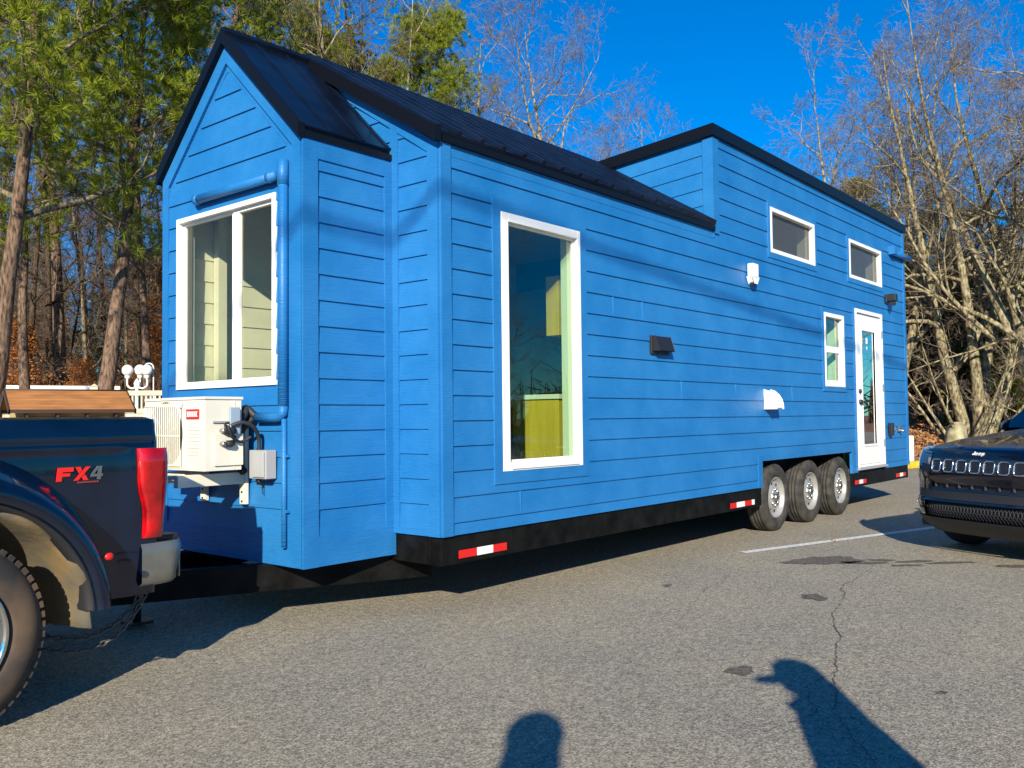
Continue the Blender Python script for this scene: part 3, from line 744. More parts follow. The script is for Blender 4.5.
# things fixed on the walls: pipes, vents, lamps ------------------------------
g = MB(); xp = XF-.050
g.tube([(xp, 1.60, 2.80), (xp, .66, 2.80)], .031, 14); g.tube([(xp, 1.56, 2.80), (xp, 1.60, 2.80)], .035, 14); g.tube([(xp, 1.60, 2.80), (XF-.02, 1.64, 2.80)], .028, 10)
g.tube([(xp, .59, 2.875), (xp, .59, 1.35)], .032, 14); g.tube([(xp, .59, 2.885), (xp, .59, 2.73)], .036, 14)
g.tube([(xp, .59, 1.35), (xp, .595, 1.305), (xp, .625, 1.285), (xp, .67, 1.28), (xp, .86, 1.28)], .031, 14)
g.tube([(xp, .70, 2.80), (xp, .74, 2.80)], .035, 14)
g.build('line_set_cover', M['blue'], house)
g = MB(); g.tube([(XF-.038, .598, 1.27), (XF-.038, .598, .475)], .017, 10)
for z in (.70, 1.04): g.box((XF-.045, .555, z-.008), (XF-.018, .63, z+.008))
g.build('conduit', M['blue'], house)
# grey disconnect box
g = MB(); g.box((XF-.10, .70, .895), (XF-.021, .88, 1.075)); g.box((XF-.112, .71, .905), (XF-.101, .83, 1.065)); db = g.build('disconnect_box', M['grey'], house, bevel=.006)
g = MB(); g.tube([(XF-.06, .83, .895), (XF-.06, .83, .86)], .015, 8); g.tube([(XF-.04, .83, .86), (XF-.03, .83, .79)], .003, 6); g.build('cable_gland', M['black'], db)
# exhaust vent, white
g = MB(); g.prism([(-.018, 1.33), (-.150, 1.33), (-.148, 1.37), (-.135, 1.42), (-.105, 1.47), (-.06, 1.51), (-.018, 1.525)], 0, 4.86, 5.03); g.build('dryer_vent', M['white'], house, bevel=.008)
g = MB(); g.box((4.50, -.09, 2.68), (4.63, -.018, 2.83)); g.prism([(4.50, 2.68), (4.63, 2.68), (4.60, 2.63), (4.53, 2.63)], 1, -.085, -.02); lt = g.build('motion_light', M['white'], house, bevel=.012)
g = MB(); g.box((4.54, -.07, 2.605), (4.59, -.03, 2.629)); g.build('sensor', M['black'], lt)
g = MB(); g.box((2.56, -.035, 1.80), (2.86, -.012, 1.96)); g.prism([(-.10, 1.83), (-.035, 1.83), (-.035, 1.955), (-.06, 1.955)], 0, 2.58, 2.84); g.build('wall_vent', M['black'], house, bevel=.004)
g = MB(); g.box((8.93, -.045, 2.83), (9.06, -.018, 2.95)); g.box((8.93, -.16, 2.85), (9.05, -.045, 2.95)); wl = g.build('wall_lamp', M['black'], house, bevel=.006)
g = MB(); g.box((8.96, -.14, 2.79), (9.02, -.08, 2.849)); g.build('lamp_head', M['black'], wl)
g = MB(); g.tube([(9.20, -.055, 3.585), (10.02, -.055, 3.585)], .045, 12); g.box((9.17, -.10, 3.55), (9.32, -.01, 3.67)); g.build('line_set_pipe', M['blue'], house)
g = MB(); g.box((8.93, -.07, .95), (9.03, -.018, 1.13)); g.build('power_inlet', M['black'], house, bevel=.006)
g = MB(); g.box((9.35, -.04, 1.0), (9.48, -.018, 1.08)); g.tube([(9.42, -.03, 1.03), (9.42, -.09, 1.0)], .018, 8); g.build('water_inlet', M['steel'], house); g = MB(); g.box((9.10, -.03, 1.01), (9.25, -.018, 1.04)); g.build('power_hatch', M['steel'], house)

# ------------------------------------------------------------------ air conditioner on brackets at the nose
ac = thing('air_conditioner', 'cream outdoor air conditioner unit on brackets at the nose of the house', 'air conditioner', (-1.02, 1.3, .95))
AL = Vector(ac.location)
def la(x, y, z): return (x-AL.x, y-AL.y, z-AL.z)
ax0, ax1, ay0, ay1, az0, az1 = -1.15, -.895, .872, 1.58, .955, 1.395
g = MB(); g.box(la(ax0, ay0, az0), la(ax1, ay1, az1)); g.box(la(ax0-.008, ay0-.008, az1-.001), la(ax1+.008, ay1+.008, az1+.016))
for k in range(9):      # louvres pressed in the front right panel
    z = 1.05+k*.022; g.box(la(ax0-.005, .93, z), la(ax0, 1.07, z+.004))
g.box(la(ax0+.06, ay0-.012, .985), la(ax0+.26, ay0, 1.18)) ; g.box(la(ax0+.20, ay0-.004, az0+.01), la(ax0+.206, ay0, az1-.01))
body = g.build('casing', M['ac'], ac, bevel=.012)
g = MB(); g.lathe([(.0, -.006), (.195, -.006), (.205, .0)], la(ax0, 1.33, 1.18), 'x', 40); g.build('fan_recess', M['acdark'], ac)
g = MB()
for k in range(3):
    a0 = k*2*PI/3+.4
    P_ = []
    for i in range(6):
        rr = .03+.15*i/5; aw = .55*(1-.3*i/5)
        P_.append([(ax0-.010-.006*math.sin(j/3*PI), 1.33+rr*math.cos(a0+aw*(j/3-.5)*2), 1.18+rr*math.sin(a0+aw*(j/3-.5)*2)) for j in range(4)])
    for i in range(5):
        for j in range(3): g.quad(*(la(*p) for p in (P_[i][j], P_[i+1][j], P_[i+1][j+1], P_[i][j+1])), smooth=True)
g.lathe([(0, -.018), (.035, -.016), (.035, -.004)], la(ax0, 1.33, 1.18), 'x', 16); g.build('fan', mat('fan plastic', (.30, .30, .22), .5), ac)
g = MB()
for k in range(19):
    y = 1.12+k*.0240
    g.tube([la(ax0-.002, y, .965), la(ax0-.026, y, .985), la(ax0-.026, y, 1.355), la(ax0-.002, y, 1.375)], .0042, 5, cap=False)
for z in (.985, 1.17, 1.355): g.tube([la(ax0-.026, 1.115, z), la(ax0-.026, 1.56, z)], .004, 5)
g.build('fan_grille', M['ac'], ac)
g = MB(); g.box(la(ax0-.007, .932, 1.275), la(ax0-.0005, 1.075, 1.335)); bd = g.build('badge', M['red'], ac)
g = MB()
for k in range(6):
    y = 1.055-k*.020; g.box(la(ax0-.0085, y-.006, 1.292), la(ax0-.0072, y+.006, 1.318)); 
g.box(la(ax0-.0085, .938, 1.289), la(ax0-.0072, 1.069, 1.2915)); g.box(la(ax0-.0085, .938, 1.3185), la(ax0-.0072, 1.069, 1.321)); g.build('badge_lettering', M['white'], bd)
g = MB(); g.box(la(ax1-.10, ay0-.035, 1.18), la(ax1-.03, ay0-.013, 1.345)); g.build('service_cover', mat('blue grey plate', (.28, .36, .45), .5), ac, bevel=.004)
g = MB(); g.tube([la(ax1-.15, ay0-.012, 1.20), la(ax1-.15, ay0-.05, 1.20)], .014, 8); g.build('valve', M['steel'], ac); g = MB(); g.tube([la(ax1-.15, ay0-.012, 1.12), la(ax1-.15, ay0-.05, 1.12)], .014, 8); g.build('valve', M['steel'], ac); g = MB(); g.box(la(ax0+.05, ay0-.012, 1.25), la(ax0+.2, ay0-.0, 1.262)); g.build('hand_grip', M['grey'], ac)
g = MB()
for y in (1.03, 1.50):
    g.box(la(XF-.052, y-.03, .72), la(XF-.022, y+.03, 1.25)); g.box(la(-1.25, y-.025, .855), la(XF-.053, y+.025, .93))
g.box(la(-1.22, 1.056, .90), la(-1.17, 1.47, .935))
bk = g.build('bracket', M['ac'], ac, bevel=.003)
for y in (1.03, 1.50):
    for z in (.74, .80, .86, 1.0, 1.18):
        g = MB(); g.lathe([(0, -.006), (.007, -.006), (.007, 0)], la(XF-.052, y, z), 'x', 8); g.build('bracket_bolt', M['black'], bk)
# line set hoses wrapped in black tape running from the wall pipe to the valves
hs_ = thing('line_hose', 'bundle of black taped hoses looping from blue wall pipe to air conditioner', 'hose', (XF-.1, .9, 1.2))
HL = Vector(hs_.location)
def lh(*p):
    p = Vector(p)
    if p.x < -.88: p.y += .07
    return tuple(p-HL)
def spline(P, n=8):
    P = [Vector(p) for p in P]; out = []
    for i in range(len(P)-1):
        p0, p1, p2, p3 = P[max(i-1, 0)], P[i], P[i+1], P[min(i+2, len(P)-1)]
        for k in range(n):
            t = k/n; out.append(.5*((2*p1)+(-p0+p2)*t+(2*p0-5*p1+4*p2-p3)*t*t+(-p0+3*p1-3*p2+p3)*t**3))
    out.append(P[-1]); return out
for i, (P_, r_) in enumerate([
    ([(XF-.055, .88, 1.29), (XF-.09, .93, 1.34), (XF-.12, .90, 1.30), (-.92, .84, 1.22), (-.98, .77, 1.20), (-1.02, .76, 1.20)], .024),
    ([(XF-.055, .90, 1.28), (XF-.10, .96, 1.20), (XF-.12, .98, 1.08), (XF-.1, 1.0, .98), (XF-.13, 1.0, 1.06), (-.92, .86, 1.12), (-.99, .77, 1.12), (-1.02, .77, 1.12)], .022),
    ([(XF-.055, .90, 1.30), (XF-.08, .97, 1.28), (XF-.09, 1.0, 1.15), (XF-.08, 1.02, .98), (XF-.07, .98, .93)], .026),
    ([(-.99, .77, 1.23), (-.93, .74, 1.25), (XF-.12, .80, 1.22), (XF-.07, .82, 1.15), (XF-.06, .83, 1.07)], .013),
    ([(-1.02, .78, 1.23), (-1.03, .74, 1.22), (-1.0, .74, 1.16), (-.92, .77, 1.13), (-.86, .82, 1.16)], .009),
    ([(-1.0, .78, 1.25), (-1.05, .74, 1.24), (-1.04, .73, 1.19), (-.95, .78, 1.16)], .007)]):
    g = MB(); g.tube(spline([lh(*p) for p in P_]), r_, 10); g.build('hose', M['rubber'], hs_)

# ------------------------------------------------------------------ pickup truck (tail towards the trailer)
PX, PY = -1.925, 1.12
truck = thing('pickup_truck', 'dark navy pickup truck hitched to the nose of the tiny house', 'pickup truck', (PX, PY, 0), R(5.0))
# local frame: +x tail, x = 0 the rear edge of the bed, -y the side seen; half width .96
HW = .965
def bedy(z):       # slight barrel of the bed side
    return -HW + .035*max(0, (z-1.0)/.28)**2 + .03*max(0, (.62-z)/.3)
WX = -1.02; WZ = .40; WR = .405
AI = (.61, .555)    # arch opening radii
def in_arch(x, z, k=1.0): return ((x-WX)/(AI[0]*k))**2 + ((z-WZ)/(AI[1]*k))**2 < 1
def bed_panel(sgn):
    g = MB()
    xs_ = frange(-2.35, -.012, 70); zs = [.42, .46, .5, .54, .58, .62, .66, .7, .74, .78, .82, .86, .9, .94, .98, 1.02, 1.06, 1.10, 1.135, 1.15, 1.155, 1.17, 1.20, 1.235, 1.26, 1.275]
    def f(x, z):
        y = bedy(z)
        if 1.15 < z < 1.16: y += .012
        # character recess running to the tail
        rec = .014 if (z < 1.145 and x < -.17) else 0
        return (x, (y + rec)*sgn, z)
    g.grid(f, xs_, zs, skip=lambda x, z: in_arch(x, z, 1.05))
    # rail cap folding inwards
    g.grid(lambda x, v: (x, sgn*(bedy(1.275) + v), 1.275+.012*math.sin(min(1, v/.08)*PI/2)), xs_[::7], [0, .02, .05, .08, .13])
    # rear end face of the bed side, rounded
    g.grid(lambda a, z: (-.012+.03*math.sin(a), sgn*(bedy(z)+.03-.03*math.cos(a)), z), [0, .4, .8, 1.2, 1.57], zs)
    g.grid(lambda v, z: (.018, sgn*(bedy(z)+.03+v), z), [0, .05, .12], zs)
    return g
for sgn in (1, -1):
    p = bed_panel(sgn).build('bed_side', M['navy'], truck)
    # wide rear fender flare
    g = MB(); nA = 40
    prof = [(1.0, .12), (1.0, -.16), (1.03, -.195), (1.10, -.195), (1.17, -.155), (1.25, -.07), (1.31, .0)]
    def fl(i, j):
        a = PI*(.015 + .97*i/nA); k, dy = prof[j]
        # the flare is flatter and fades in at the front, bulges at the rear foot
        rx = AI[0]*(1+(k-1)*.85); rz = AI[1]*(1+(k-1)*1.15)
        return (WX + rx*math.cos(a), sgn*(-HW + dy), WZ + rz*math.sin(a))
    V = [fl(i, j) for i in range(nA+1) for j in range(len(prof))]; m_ = len(prof)
    g.add(V, [(i*m_+j, i*m_+j+1, (i+1)*m_+j+1, (i+1)*m_+j) for i in range(nA) for j in range(m_-1)], True)
    g.build('fender_flare', M['navy'], truck)
    # black lip inside the flare, wheel house liner
    g = MB()
    V = []
    for i in range(nA+1):
        a = PI*(.015 + .97*i/nA)
        for k, dy in ((1.005, -.162), (.985, -.162), (.95, -.12), (.95, .3), (.97, .75)):
            V.append((WX+AI[0]*k*math.cos(a), sgn*(-HW+dy), WZ+AI[1]*k*math.sin(a)))
    fs = [(i*5+j, i*5+j+1, (i+1)*5+j+1, (i+1)*5+j) for i in range(nA) for j in range(4)]
    g.add(V, fs, True); g.build('wheel_housing', M['trim'], truck)
    g = MB(); V = []
    n2 = 16
    for i in range(n2+1):
        a = R(-6 + 88*i/n2); q_ = .86+.05*math.sin(i*.9)
        for k, dy in ((.985, -.14), (.945, -.10), (.91, .05), (.89, .28), (.87, .72)):
            V.append((WX+AI[0]*k*math.cos(a)*(1.02 - .16*(i/n2)**2), sgn*(-HW+dy+.02*math.sin(i)), WZ+AI[1]*k*math.sin(a)*1.0))
    g.add(V, [(i*5+j, i*5+j+1, (i+1)*5+j+1, (i+1)*5+j) for i in range(n2) for j in range(4)], True)
    g.build('mud_guard', M['mud'], truck, solid=.012)
    # side marker
    g = MB(); g.sphere((-.345, sgn*(-HW-.165), .655), .017, 12, 8, (1.3, .6, 1)); g.build('side_marker', M['red'], truck)
    # tail lamp: wide head, waisted foot, wraps the corner
    def lamp_edge(z):
        K_ = [(.695, -.080, .028), (.80, -.077, .034), (.86, -.080, .042), (.91, -.098, .048), (.97, -.104, .055), (1.06, -.105, .056), (1.132, -.105, .050)]
        for (za, la_, ra_), (zb_, lb2, rb2) in zip(K_, K_[1:]):
            if z <= zb_: f_ = (z-za)/(zb_-za); return la_+(lb2-la_)*f_, ra_+(rb2-ra_)*f_
        return K_[-1][1:]
    def lampf(t, z):
        l_, r_ = lamp_edge(z); e_ = min(1, min(z-.695, 1.132-z)/.03)
        if t < -1: return (l_+.01, sgn*(-HW+.10), z)
        if t > 2: return (r_-.005, sgn*(-HW+.14), z)
        b_ = 1-abs(2*t-1)**4
        return (l_+(r_-l_)*t, sgn*(-HW-.008-.034*b_*(.4+.6*max(0, e_))), z)
    g = MB(); zr_ = [.695, .70, .72, .76, .80, .84, .88, .92, .97, 1.02, 1.06, 1.10, 1.12, 1.132]
    g.grid(lampf, [-2, 0, .04, .1, .25, .5, .75, .9, .96, 1, 3], zr_)
    for z in (.695, 1.132): g.add([lampf(t, z) for t in (-2, 0, .1, .5, .9, 1, 3)], [tuple(range(7))])
    tl = g.build('tail_lamp', M['lens'], truck)
# tailgate, bed floor, front wall
g = MB(); g.box((-.03, -HW+.06, .72), (.03, HW-.06, 1.27)); tg = g.build('tailgate', M['navy'], truck, bevel=.015)
g = MB(); g.box((.031, -.14, 1.10), (.045, .14, 1.18)); g.build('handle', M['black'], tg, bevel=.006)
g = MB(); g.box((-2.33, -HW+.08, .80), (-.03, HW-.08, .86)); g.box((-2.33, -HW+.08, .86), (-2.28, HW-.08, 1.26)); g.box((-2.3, -HW+.08, .86), (-.03, -HW+.12, 1.25)); g.box((-2.3, HW-.12, .86), (-.03, HW-.08, 1.25)); g.build('bed_liner', M['trim'], truck)
# a long box with its lid lying along the rail
# bumper
g = MB()
for sgn in (1, -1):
    def bf_(a, z):
        rr = .10
        return (.03+.14*math.sin(a) if a > 0 else -.085 + .115*(a+.85)/.85, sgn*(-HW-.012+.07*(1-math.cos(max(0, a)))+.0), z)
    zz_ = [.455, .48, .52, .60, .64, .665]
    def f2(a, z):
        tk = .035 if z < .47 else (.012 if z > .655 else 0)
        x, y, z_ = bf_(a, z); x -= .05*max(0, (.56-z)/.1)*(1 if a > .6 else 0)
        return (x, y + sgn*tk, z)
    g.grid(f2, [-.85, -.6, 0, .3, .6, .9, 1.2, 1.57], zz_)
    g.grid(lambda a, v: (f2(a, .665)[0], f2(a, .665)[1]+sgn*v, .665+.002), [-.85, 0, .6, 1.2, 1.57], [0, .05, .12])
g.box((.163, -HW+.055, .47), (.171, HW-.055, .66)); g.box((.0, -HW+.08, .655), (.163, HW-.08, .668))
bm = g.build('rear_bumper', mat('satin bumper metal', (.26, .25, .22), .34, .6, var=.15, vscale=5), truck)
g = MB(); g.box((-.10, -HW+.02, .668), (.14, HW-.02, .695)); g.build('bumper_step_pad', M['trim'], truck, bevel=.006)
g = MB(); g.box((-.35, -.05, .36), (.22, .05, .46)); g.box((.16, -.04, .34), (.30, .04, .365)); g.lathe([(.0, .07), (.022, .065), (.026, .045), (.015, .02), (.02, 0)], (.26, 0, .365), 'z', 14); g.box((-.3, -HW+.2, .36), (-.2, HW-.2, .48)); g.build('hitch', M['black'], truck)
g = MB(); g.box((-.62, -.60, .46), (-.52, .60, .56)); g.box((-5.3, -.50, .46), (-.1, -.40, .60)); g.box((-5.3, .40, .46), (-.1, .50, .60)); g.build('frame', M['trim'], truck)
# lettering on the bed side, under a red outline as in the photo
def letters(parent, strokes, y, x0, z0, w_, h, m_, name, th=.003):
    for ch, polys in strokes:
        pass
def lett(name, polys, m_, parent, y=-HW-.004+.014, base=None):
    g = MB()
    for P_ in polys: g.prism(P_, 1, y-.002, y)
    return g.build(name, m_, parent)
bx_, bz_, hh = -.500, .995, .062
def sh(P_): return [(bx_ + x*hh + z*hh*.12, bz_ + z*hh) for x, z in P_]
LF = [sh([(0, 0), (.42, 0), (.42, 1), (0, 1)]), sh([(.421, .68), (1.22, .68), (1.22, 1), (.421, 1)]), sh([(.421, .34), (1.0, .34), (1.0, .58), (.421, .58)])]
LX = [sh([(1.30, 0), (1.66, 0), (2.50, 1), (2.14, 1)]), sh([(2.06, 0), (2.46, 0), (2.12, .45), (1.92, .22)]), sh([(1.32, 1), (1.72, 1), (1.86, .76), (1.67, .50)])]
L4 = [sh([(2.58, .22), (3.55, .22), (3.55, .42), (2.58, .42)]), sh([(3.12, 0), (3.42, 0), (3.42, .215), (3.12, .215)]), sh([(3.12, .425), (3.42, .425), (3.42, 1), (3.12, 1)]), sh([(2.60, .43), (2.85, .43), (3.11, .80), (3.11, 1.0), (3.0, 1)])]
dm = mat('decal red', (.75, .02, .015), .4); dg = mat('decal grey', (.10, .11, .12), .4)
yy_ = -HW+.0085
lett('decal', LF + LX, dm, truck, yy_); lett('decal', L4, dg, truck, yy_)
lett('decal', [sh([(1.62+i*.17, -.20), (1.62+i*.17+.11, -.20), (1.62+i*.17+.11, -.09), (1.62+i*.17, -.09)]) for i in range(10)], mat('decal small print', (.30, .05, .05), .5), truck, yy_)
# rear wheels (dual) and front wheels
def truck_wheel(x, y, s_):
    g = MB(); z = WR - .004; R_ = WR; wd = .24
    prof = [(.255, .04), (.262, .012), (.285, .0), (.33, -.006), (.365, .002), (.385, .018), (.396, .03)]
    rr = [(R_, .045), (R_, .10), (R_-.008, .105), (R_-.008, .12), (R_, .125), (R_, .18), (R_-.008, .185), (R_, .2), (.39, .225), (.34, .24), (.26, .22)]
    g.lathe([(a, h*s_) for a, h in prof + rr], (x, y, z), 'y', 64)
    t = g.build('tyre', M['tyre2'], None)
    g = MB()
    for k in range(60):        # shoulder tread blocks
        a = 2*PI*k/60; rot = Matrix.Rotation(-a, 3, 'Y')
        c = Vector((x, y, z)) + rot @ Vector((R_-.004, 0, 0))
        y0, y1 = sorted((y+.022*s_, y+.075*s_))
        vs = [Vector((dx, 0, dz)) for dx in (-.016, .012) for dz in (-.013, .013)]
        pts = []
        for yy3 in (y0, y1):
            for v in (vs[0], vs[2], vs[3], vs[1]): pts.append(Vector((x, yy3, z)) + rot @ (Vector((R_-.006, 0, 0)) + v))
        g.add(pts, [(0, 1, 2, 3), (7, 6, 5, 4), (0, 4, 5, 1), (1, 5, 6, 2), (2, 6, 7, 3), (3, 7, 4, 0)])
    tb = g.build('tread_block', M['tyre2'], None)
    tb.name = 'tread'
    g = MB()
    g.lathe([(a, h*s_) for a, h in [(.256, .2), (.256, .015), (.248, -.004), (.236, -.002), (.228, .02), (.218, .045), (.206, .05), (.150, .058), (.12, .065), (.10, .03), (.07, .02), (.001, .02)]], (x, y, z), 'y', 64)
    r_ = g.build('rim', M['chrome'], None)
    wh = bpy.data.objects.new('wheel', None); col.objects.link(wh); wh.parent = truck
    t.parent = wh; r_.parent = wh; tb.parent = wh
    for k in range(8):
        g = MB(); a = 2*PI*k/8+.2; g.lathe([(.001, .046*s_), (.024, .046*s_)], (x+.178*math.cos(a), y, z+.178*math.sin(a)), 'y', 12); g.build('rim_hole', M['black'], wh) if s_ == 1 else None
truck_wheel(WX, -HW-.145, 1); truck_wheel(WX, HW+.145, -1); truck_wheel(-5.05, -HW-.02, 1); truck_wheel(-5.05, HW+.02, -1)
# cab and nose
g = MB()
def loft(mb, secs, smooth=True):
    n = len(secs[0]); V = [p for s_ in secs for p in s_]
    mb.add(V, [(i*n+j, i*n+j+1, (i+1)*n+j+1, (i+1)*n+j) for i in range(len(secs)-1) for j in range(n-1)], smooth)
lower = []
for x, top in ((-2.40, 1.30), (-2.6, 1.30), (-4.25, 1.27), (-4.45, 1.30), (-5.6, 1.24), (-5.85, 1.15), (-5.93, .95)):
    ww = HW - (.05 if x < -5.8 else 0)
    lower.append([(x, -ww+.05, .46), (x, -ww, .60), (x, -ww-.01, .9), (x, -ww+.02, top-.08), (x, -ww+.10, top), (x, 0, top+.04), (x, ww-.10, top), (x, ww-.02, top-.08), (x, ww+.01, .9), (x, ww, .60), (x, ww-.05, .46)])
def arch_skip(x, z): return ((x+5.05)/.5)**2+((z-.42)/.5)**2 < 1
loft(g, lower)
n = 11
g.add(lower[0], [tuple(range(11))]); g.add(lower[-1], [tuple(range(10, -1, -1))])
g.build('cab_body', M['navy'], truck)
g = MB()
up_ = [(-2.42, 1.30), (-2.62, 1.93), (-3.9, 1.96), (-4.62, 1.32)]
for sgn in (1, -1):
    y0, y1 = sgn*(-HW+.02), sgn*(-HW+.16)
    def yy4(z): return y0 + (y1-y0)*(z-1.28)/.65
    for (a, b) in zip(up_, up_[1:]):
        va = Vector((a[0], yy4(a[1]), a[1])); vb = Vector((b[0], yy4(b[1]), b[1])); o3 = Vector((0, sgn*.04, 0)); t3 = Vector((0, 0, -.07)) if a[1] > 1.9 and b[1] > 1.9 else Vector((.09 if a[1] > b[1] else -.09, 0, 0))
        g.add([va, vb, vb+t3, va+t3, va+o3, vb+o3, vb+t3+o3, va+t3+o3], [(0, 1, 2, 3), (4, 7, 6, 5), (0, 4, 5, 1), (2, 6, 7, 3)])
    g.box((-3.45, min(y0, y1), 1.28), (-3.36, max(y0, y1), 1.90))
g.box((-3.9, -HW+.16, 1.93), (-2.62, HW-.16, 1.975))
g.build('cab_roof', M['navy'], truck, bevel=.01)
g = MB()
for sgn in (1, -1):
    g.add([(-2.55, sgn*(-HW+.05), 1.33), (-4.55, sgn*(-HW+.05), 1.33), (-3.88, sgn*(-HW+.155), 1.90), (-2.68, sgn*(-HW+.155), 1.90)], [(0, 1, 2, 3)])
g.add([(-2.44, -HW+.1, 1.32), (-2.44, HW-.1, 1.32), (-2.62, HW-.2, 1.90), (-2.62, -HW+.2, 1.90)], [(0, 1, 2, 3)]); g.add([(-4.60, -HW+.08, 1.33), (-4.60, HW-.08, 1.33), (-3.9, HW-.2, 1.92), (-3.9, -HW+.2, 1.92)], [(0, 1, 2, 3)])
g.build('cab_window', M['cgl'], truck)
# safety chains under the bumper
def chain_links(P_, r_=.014, ww=.020, ll=.034, t=.0042):
    obs = []
    pts = spline(P_, 14); d = 0; acc = []
    dist = 0; nxt = 0; k = 0
    g = MB()
    for a, b in zip(pts, pts[1:]):
        l = (b-a).length
        while nxt <= dist + l:
            c = a + (b-a)*((nxt-dist)/max(l, 1e-6)); tdir = (b-a).normalized()
            sd_ = tdir.cross(Vector((0, 0, 1))).normalized(); up2 = sd_.cross(tdir).normalized()
            u_, v_ = (tdir, sd_) if k % 2 else (tdir, up2)
            ring = [c + u_*(ll*.62*math.cos(q_)) + v_*(ww*.55*math.sin(q_)) for q_ in [2*PI*i/12 for i in range(13)]]
            g.tube(ring, t, 5, cap=False); nxt += ll*.86; k += 1
        dist += l
    return g
chn = thing('safety_chain', 'steel safety chains hanging below the pickup rear bumper', 'chain', (-2.0, .55, .40))
CL = Vector(chn.location)
for P_ in ([(-1.86, .24, .44), (-1.93, .25, .34), (-2.04, .27, .26), (-2.16, .31, .235), (-2.30, .38, .27), (-2.40, .45, .33)],
           [(-1.83, .24, .45), (-1.91, .23, .33), (-2.03, .22, .225), (-2.18, .25, .19), (-2.34, .33, .22), (-2.5, .42, .27)],
           [(-2.02, .45, .42), (-2.08, .42, .34), (-2.17, .42, .30), (-2.28, .45, .32)]):
    chain_links([Vector(p)-CL for p in P_]).build('chain_strand', M['chainsteel'], chn)

# ------------------------------------------------------------------ SUV
SA = R(-27)
suv = thing('parked_suv', 'dark blue black compact SUV with seven ringed grille slots facing the camera', 'car', (4.24, -2.17, 0), SA)
# local: nose at x=0, rear towards +x, +y is the far (house) side; half width .91
HS = .905
def cv(y): a = min(1, abs(y)/HS); return .05*a**2 + .36*a**5.0
def basez(z):
    P_ = [(.20, .16), (.26, .06), (.34, .0), (.44, -.02), (.52, .015), (.66, .02), (.72, -.005), (.80, .0), (.88, .03), (.94, .07), (.965, .14)]
    for (a, b), (c, d) in zip(P_, P_[1:]):
        if z <= c: return b+(d-b)*(z-a)/(c-a)
    return P_[-1][1]
def face(y, z, o_=0): return (basez(z) + cv(y) - o_, y, z)
g = MB()
ysf = [HS*math.sin(PI/2*t) for t in frange(-1, 1, 44)]
zsf = [.30, .34, .39, .44, .48, .52, .56, .60, .64, .68, .72, .76, .80, .84, .88, .91, .94, .955, .965]
def openf(y, z):
    return (abs(y) < .60 and .34 < z < .50) or (abs(y) < .50 and .60 < z < .655)
g.grid(lambda y, z: face(y, z), ysf, zsf, skip=openf)
# hood
hx = lambda t, y: (basez(.965)+cv(y)) + (1.22-(basez(.965)+cv(y))+.10*(abs(y)/HS)**2)*t
def hood_(t, y): return (hx(t, y), y*(1-.02*t), .965 + .13*t**.8 - .055*(abs(y)/HS)**4 + .018*math.exp(-((abs(y)-.50)/.10)**2)*min(1, t*4))
g.grid(lambda y, t: hood_(t, y), ysf, frange(0, 1, 14))
# flanks
def fx(x, z, sgn):
    b = 0
    if z > .80: b = .03*((z-.80)/.2)
    if z < .5: b = .02
    yy5 = HS*(1 - .02*max(0, (x-3.6)/.8)) - b + .012*math.exp(-((z-.74)/.05)**2)
    return (x, sgn*yy5, z)
def sk(x, z):
    return any(((x-c)/.40)**2+((z-.36)/.40)**2 < 1 for c in (.86, 3.50))
for sgn in (1, -1):
    x0_ = lambda z: basez(min(.965, max(.30, z)))+cv(HS)
    zf = [.30, .40, .48, .56, .64, .70, .74, .78, .84, .90, .94, .965, 1.0]
    def ff(u, z):
        xa = x0_(z); x = xa + (4.36-xa)*u
        tt = max(0, min(1, (x-xa)/(1.32-xa))); top = .912+.13*tt**.8+.045*max(0, min(1, (x-1.32)/3)); zz2 = z if z < .84 else .84+(top-.84)*(z-.84)/.16
        x_, y_, z_ = fx(x, z, sgn)
        k = min(1, u/.03); y_ = sgn*(HS*(1-k) + abs(y_)*k)
        return (x_, y_, zz2)
    g.grid(ff, frange(0, 1, 80), zf, skip=lambda u, z: sk(.40+3.96*u, z))
# tail
g.grid(lambda y, z: (4.36+.06*math.cos(y*1.4)-.05*(z-.6), y, z), [HS*.98*t for t in frange(-1, 1, 8)], [.30, .5, .8, 1.0, 1.11])
g.build('body', M['suv'], suv)
g = MB()   # roof, pillars
def pill(a, b, wd, sgn_y):
    a, b = Vector(a), Vector(b); o3 = Vector((wd, 0, 0)); i3 = Vector((0, -sgn_y*.05, 0))
    g.add([a, b, b+o3, a+o3, a+i3, b+i3, b+o3+i3, a+o3+i3], [(0, 1, 2, 3), (4, 7, 6, 5), (0, 4, 5, 1), (2, 6, 7, 3)])
for sgn in (1, -1):
    pill((1.30, sgn*.80, 1.09), (2.05, sgn*.66, 1.60), .07, sgn); pill((2.30, sgn*.84, 1.05), (2.40, sgn*.68, 1.60), .08, sgn); pill((3.25, sgn*.84, 1.08), (3.20, sgn*.68, 1.58), .08, sgn); pill((4.28, sgn*.82, 1.10), (3.98, sgn*.66, 1.56), .18, sgn)
g.grid(lambda x, y: (x, y, 1.635-.05*(abs(y)/.66)**3-.03*((x-2.8)/1.2)**2), frange(2.0, 4.12, 8), [.70*t for t in frange(-1, 1, 10)])
g.grid(lambda x, y: (x, y, 1.600-.05*(abs(y)/.66)**3-.03*((x-2.8)/1.2)**2), frange(2.0, 4.12, 8), [.70*t for t in frange(-1, 1, 10)])
g.build('roof', M['suv'], suv, bevel=.004)
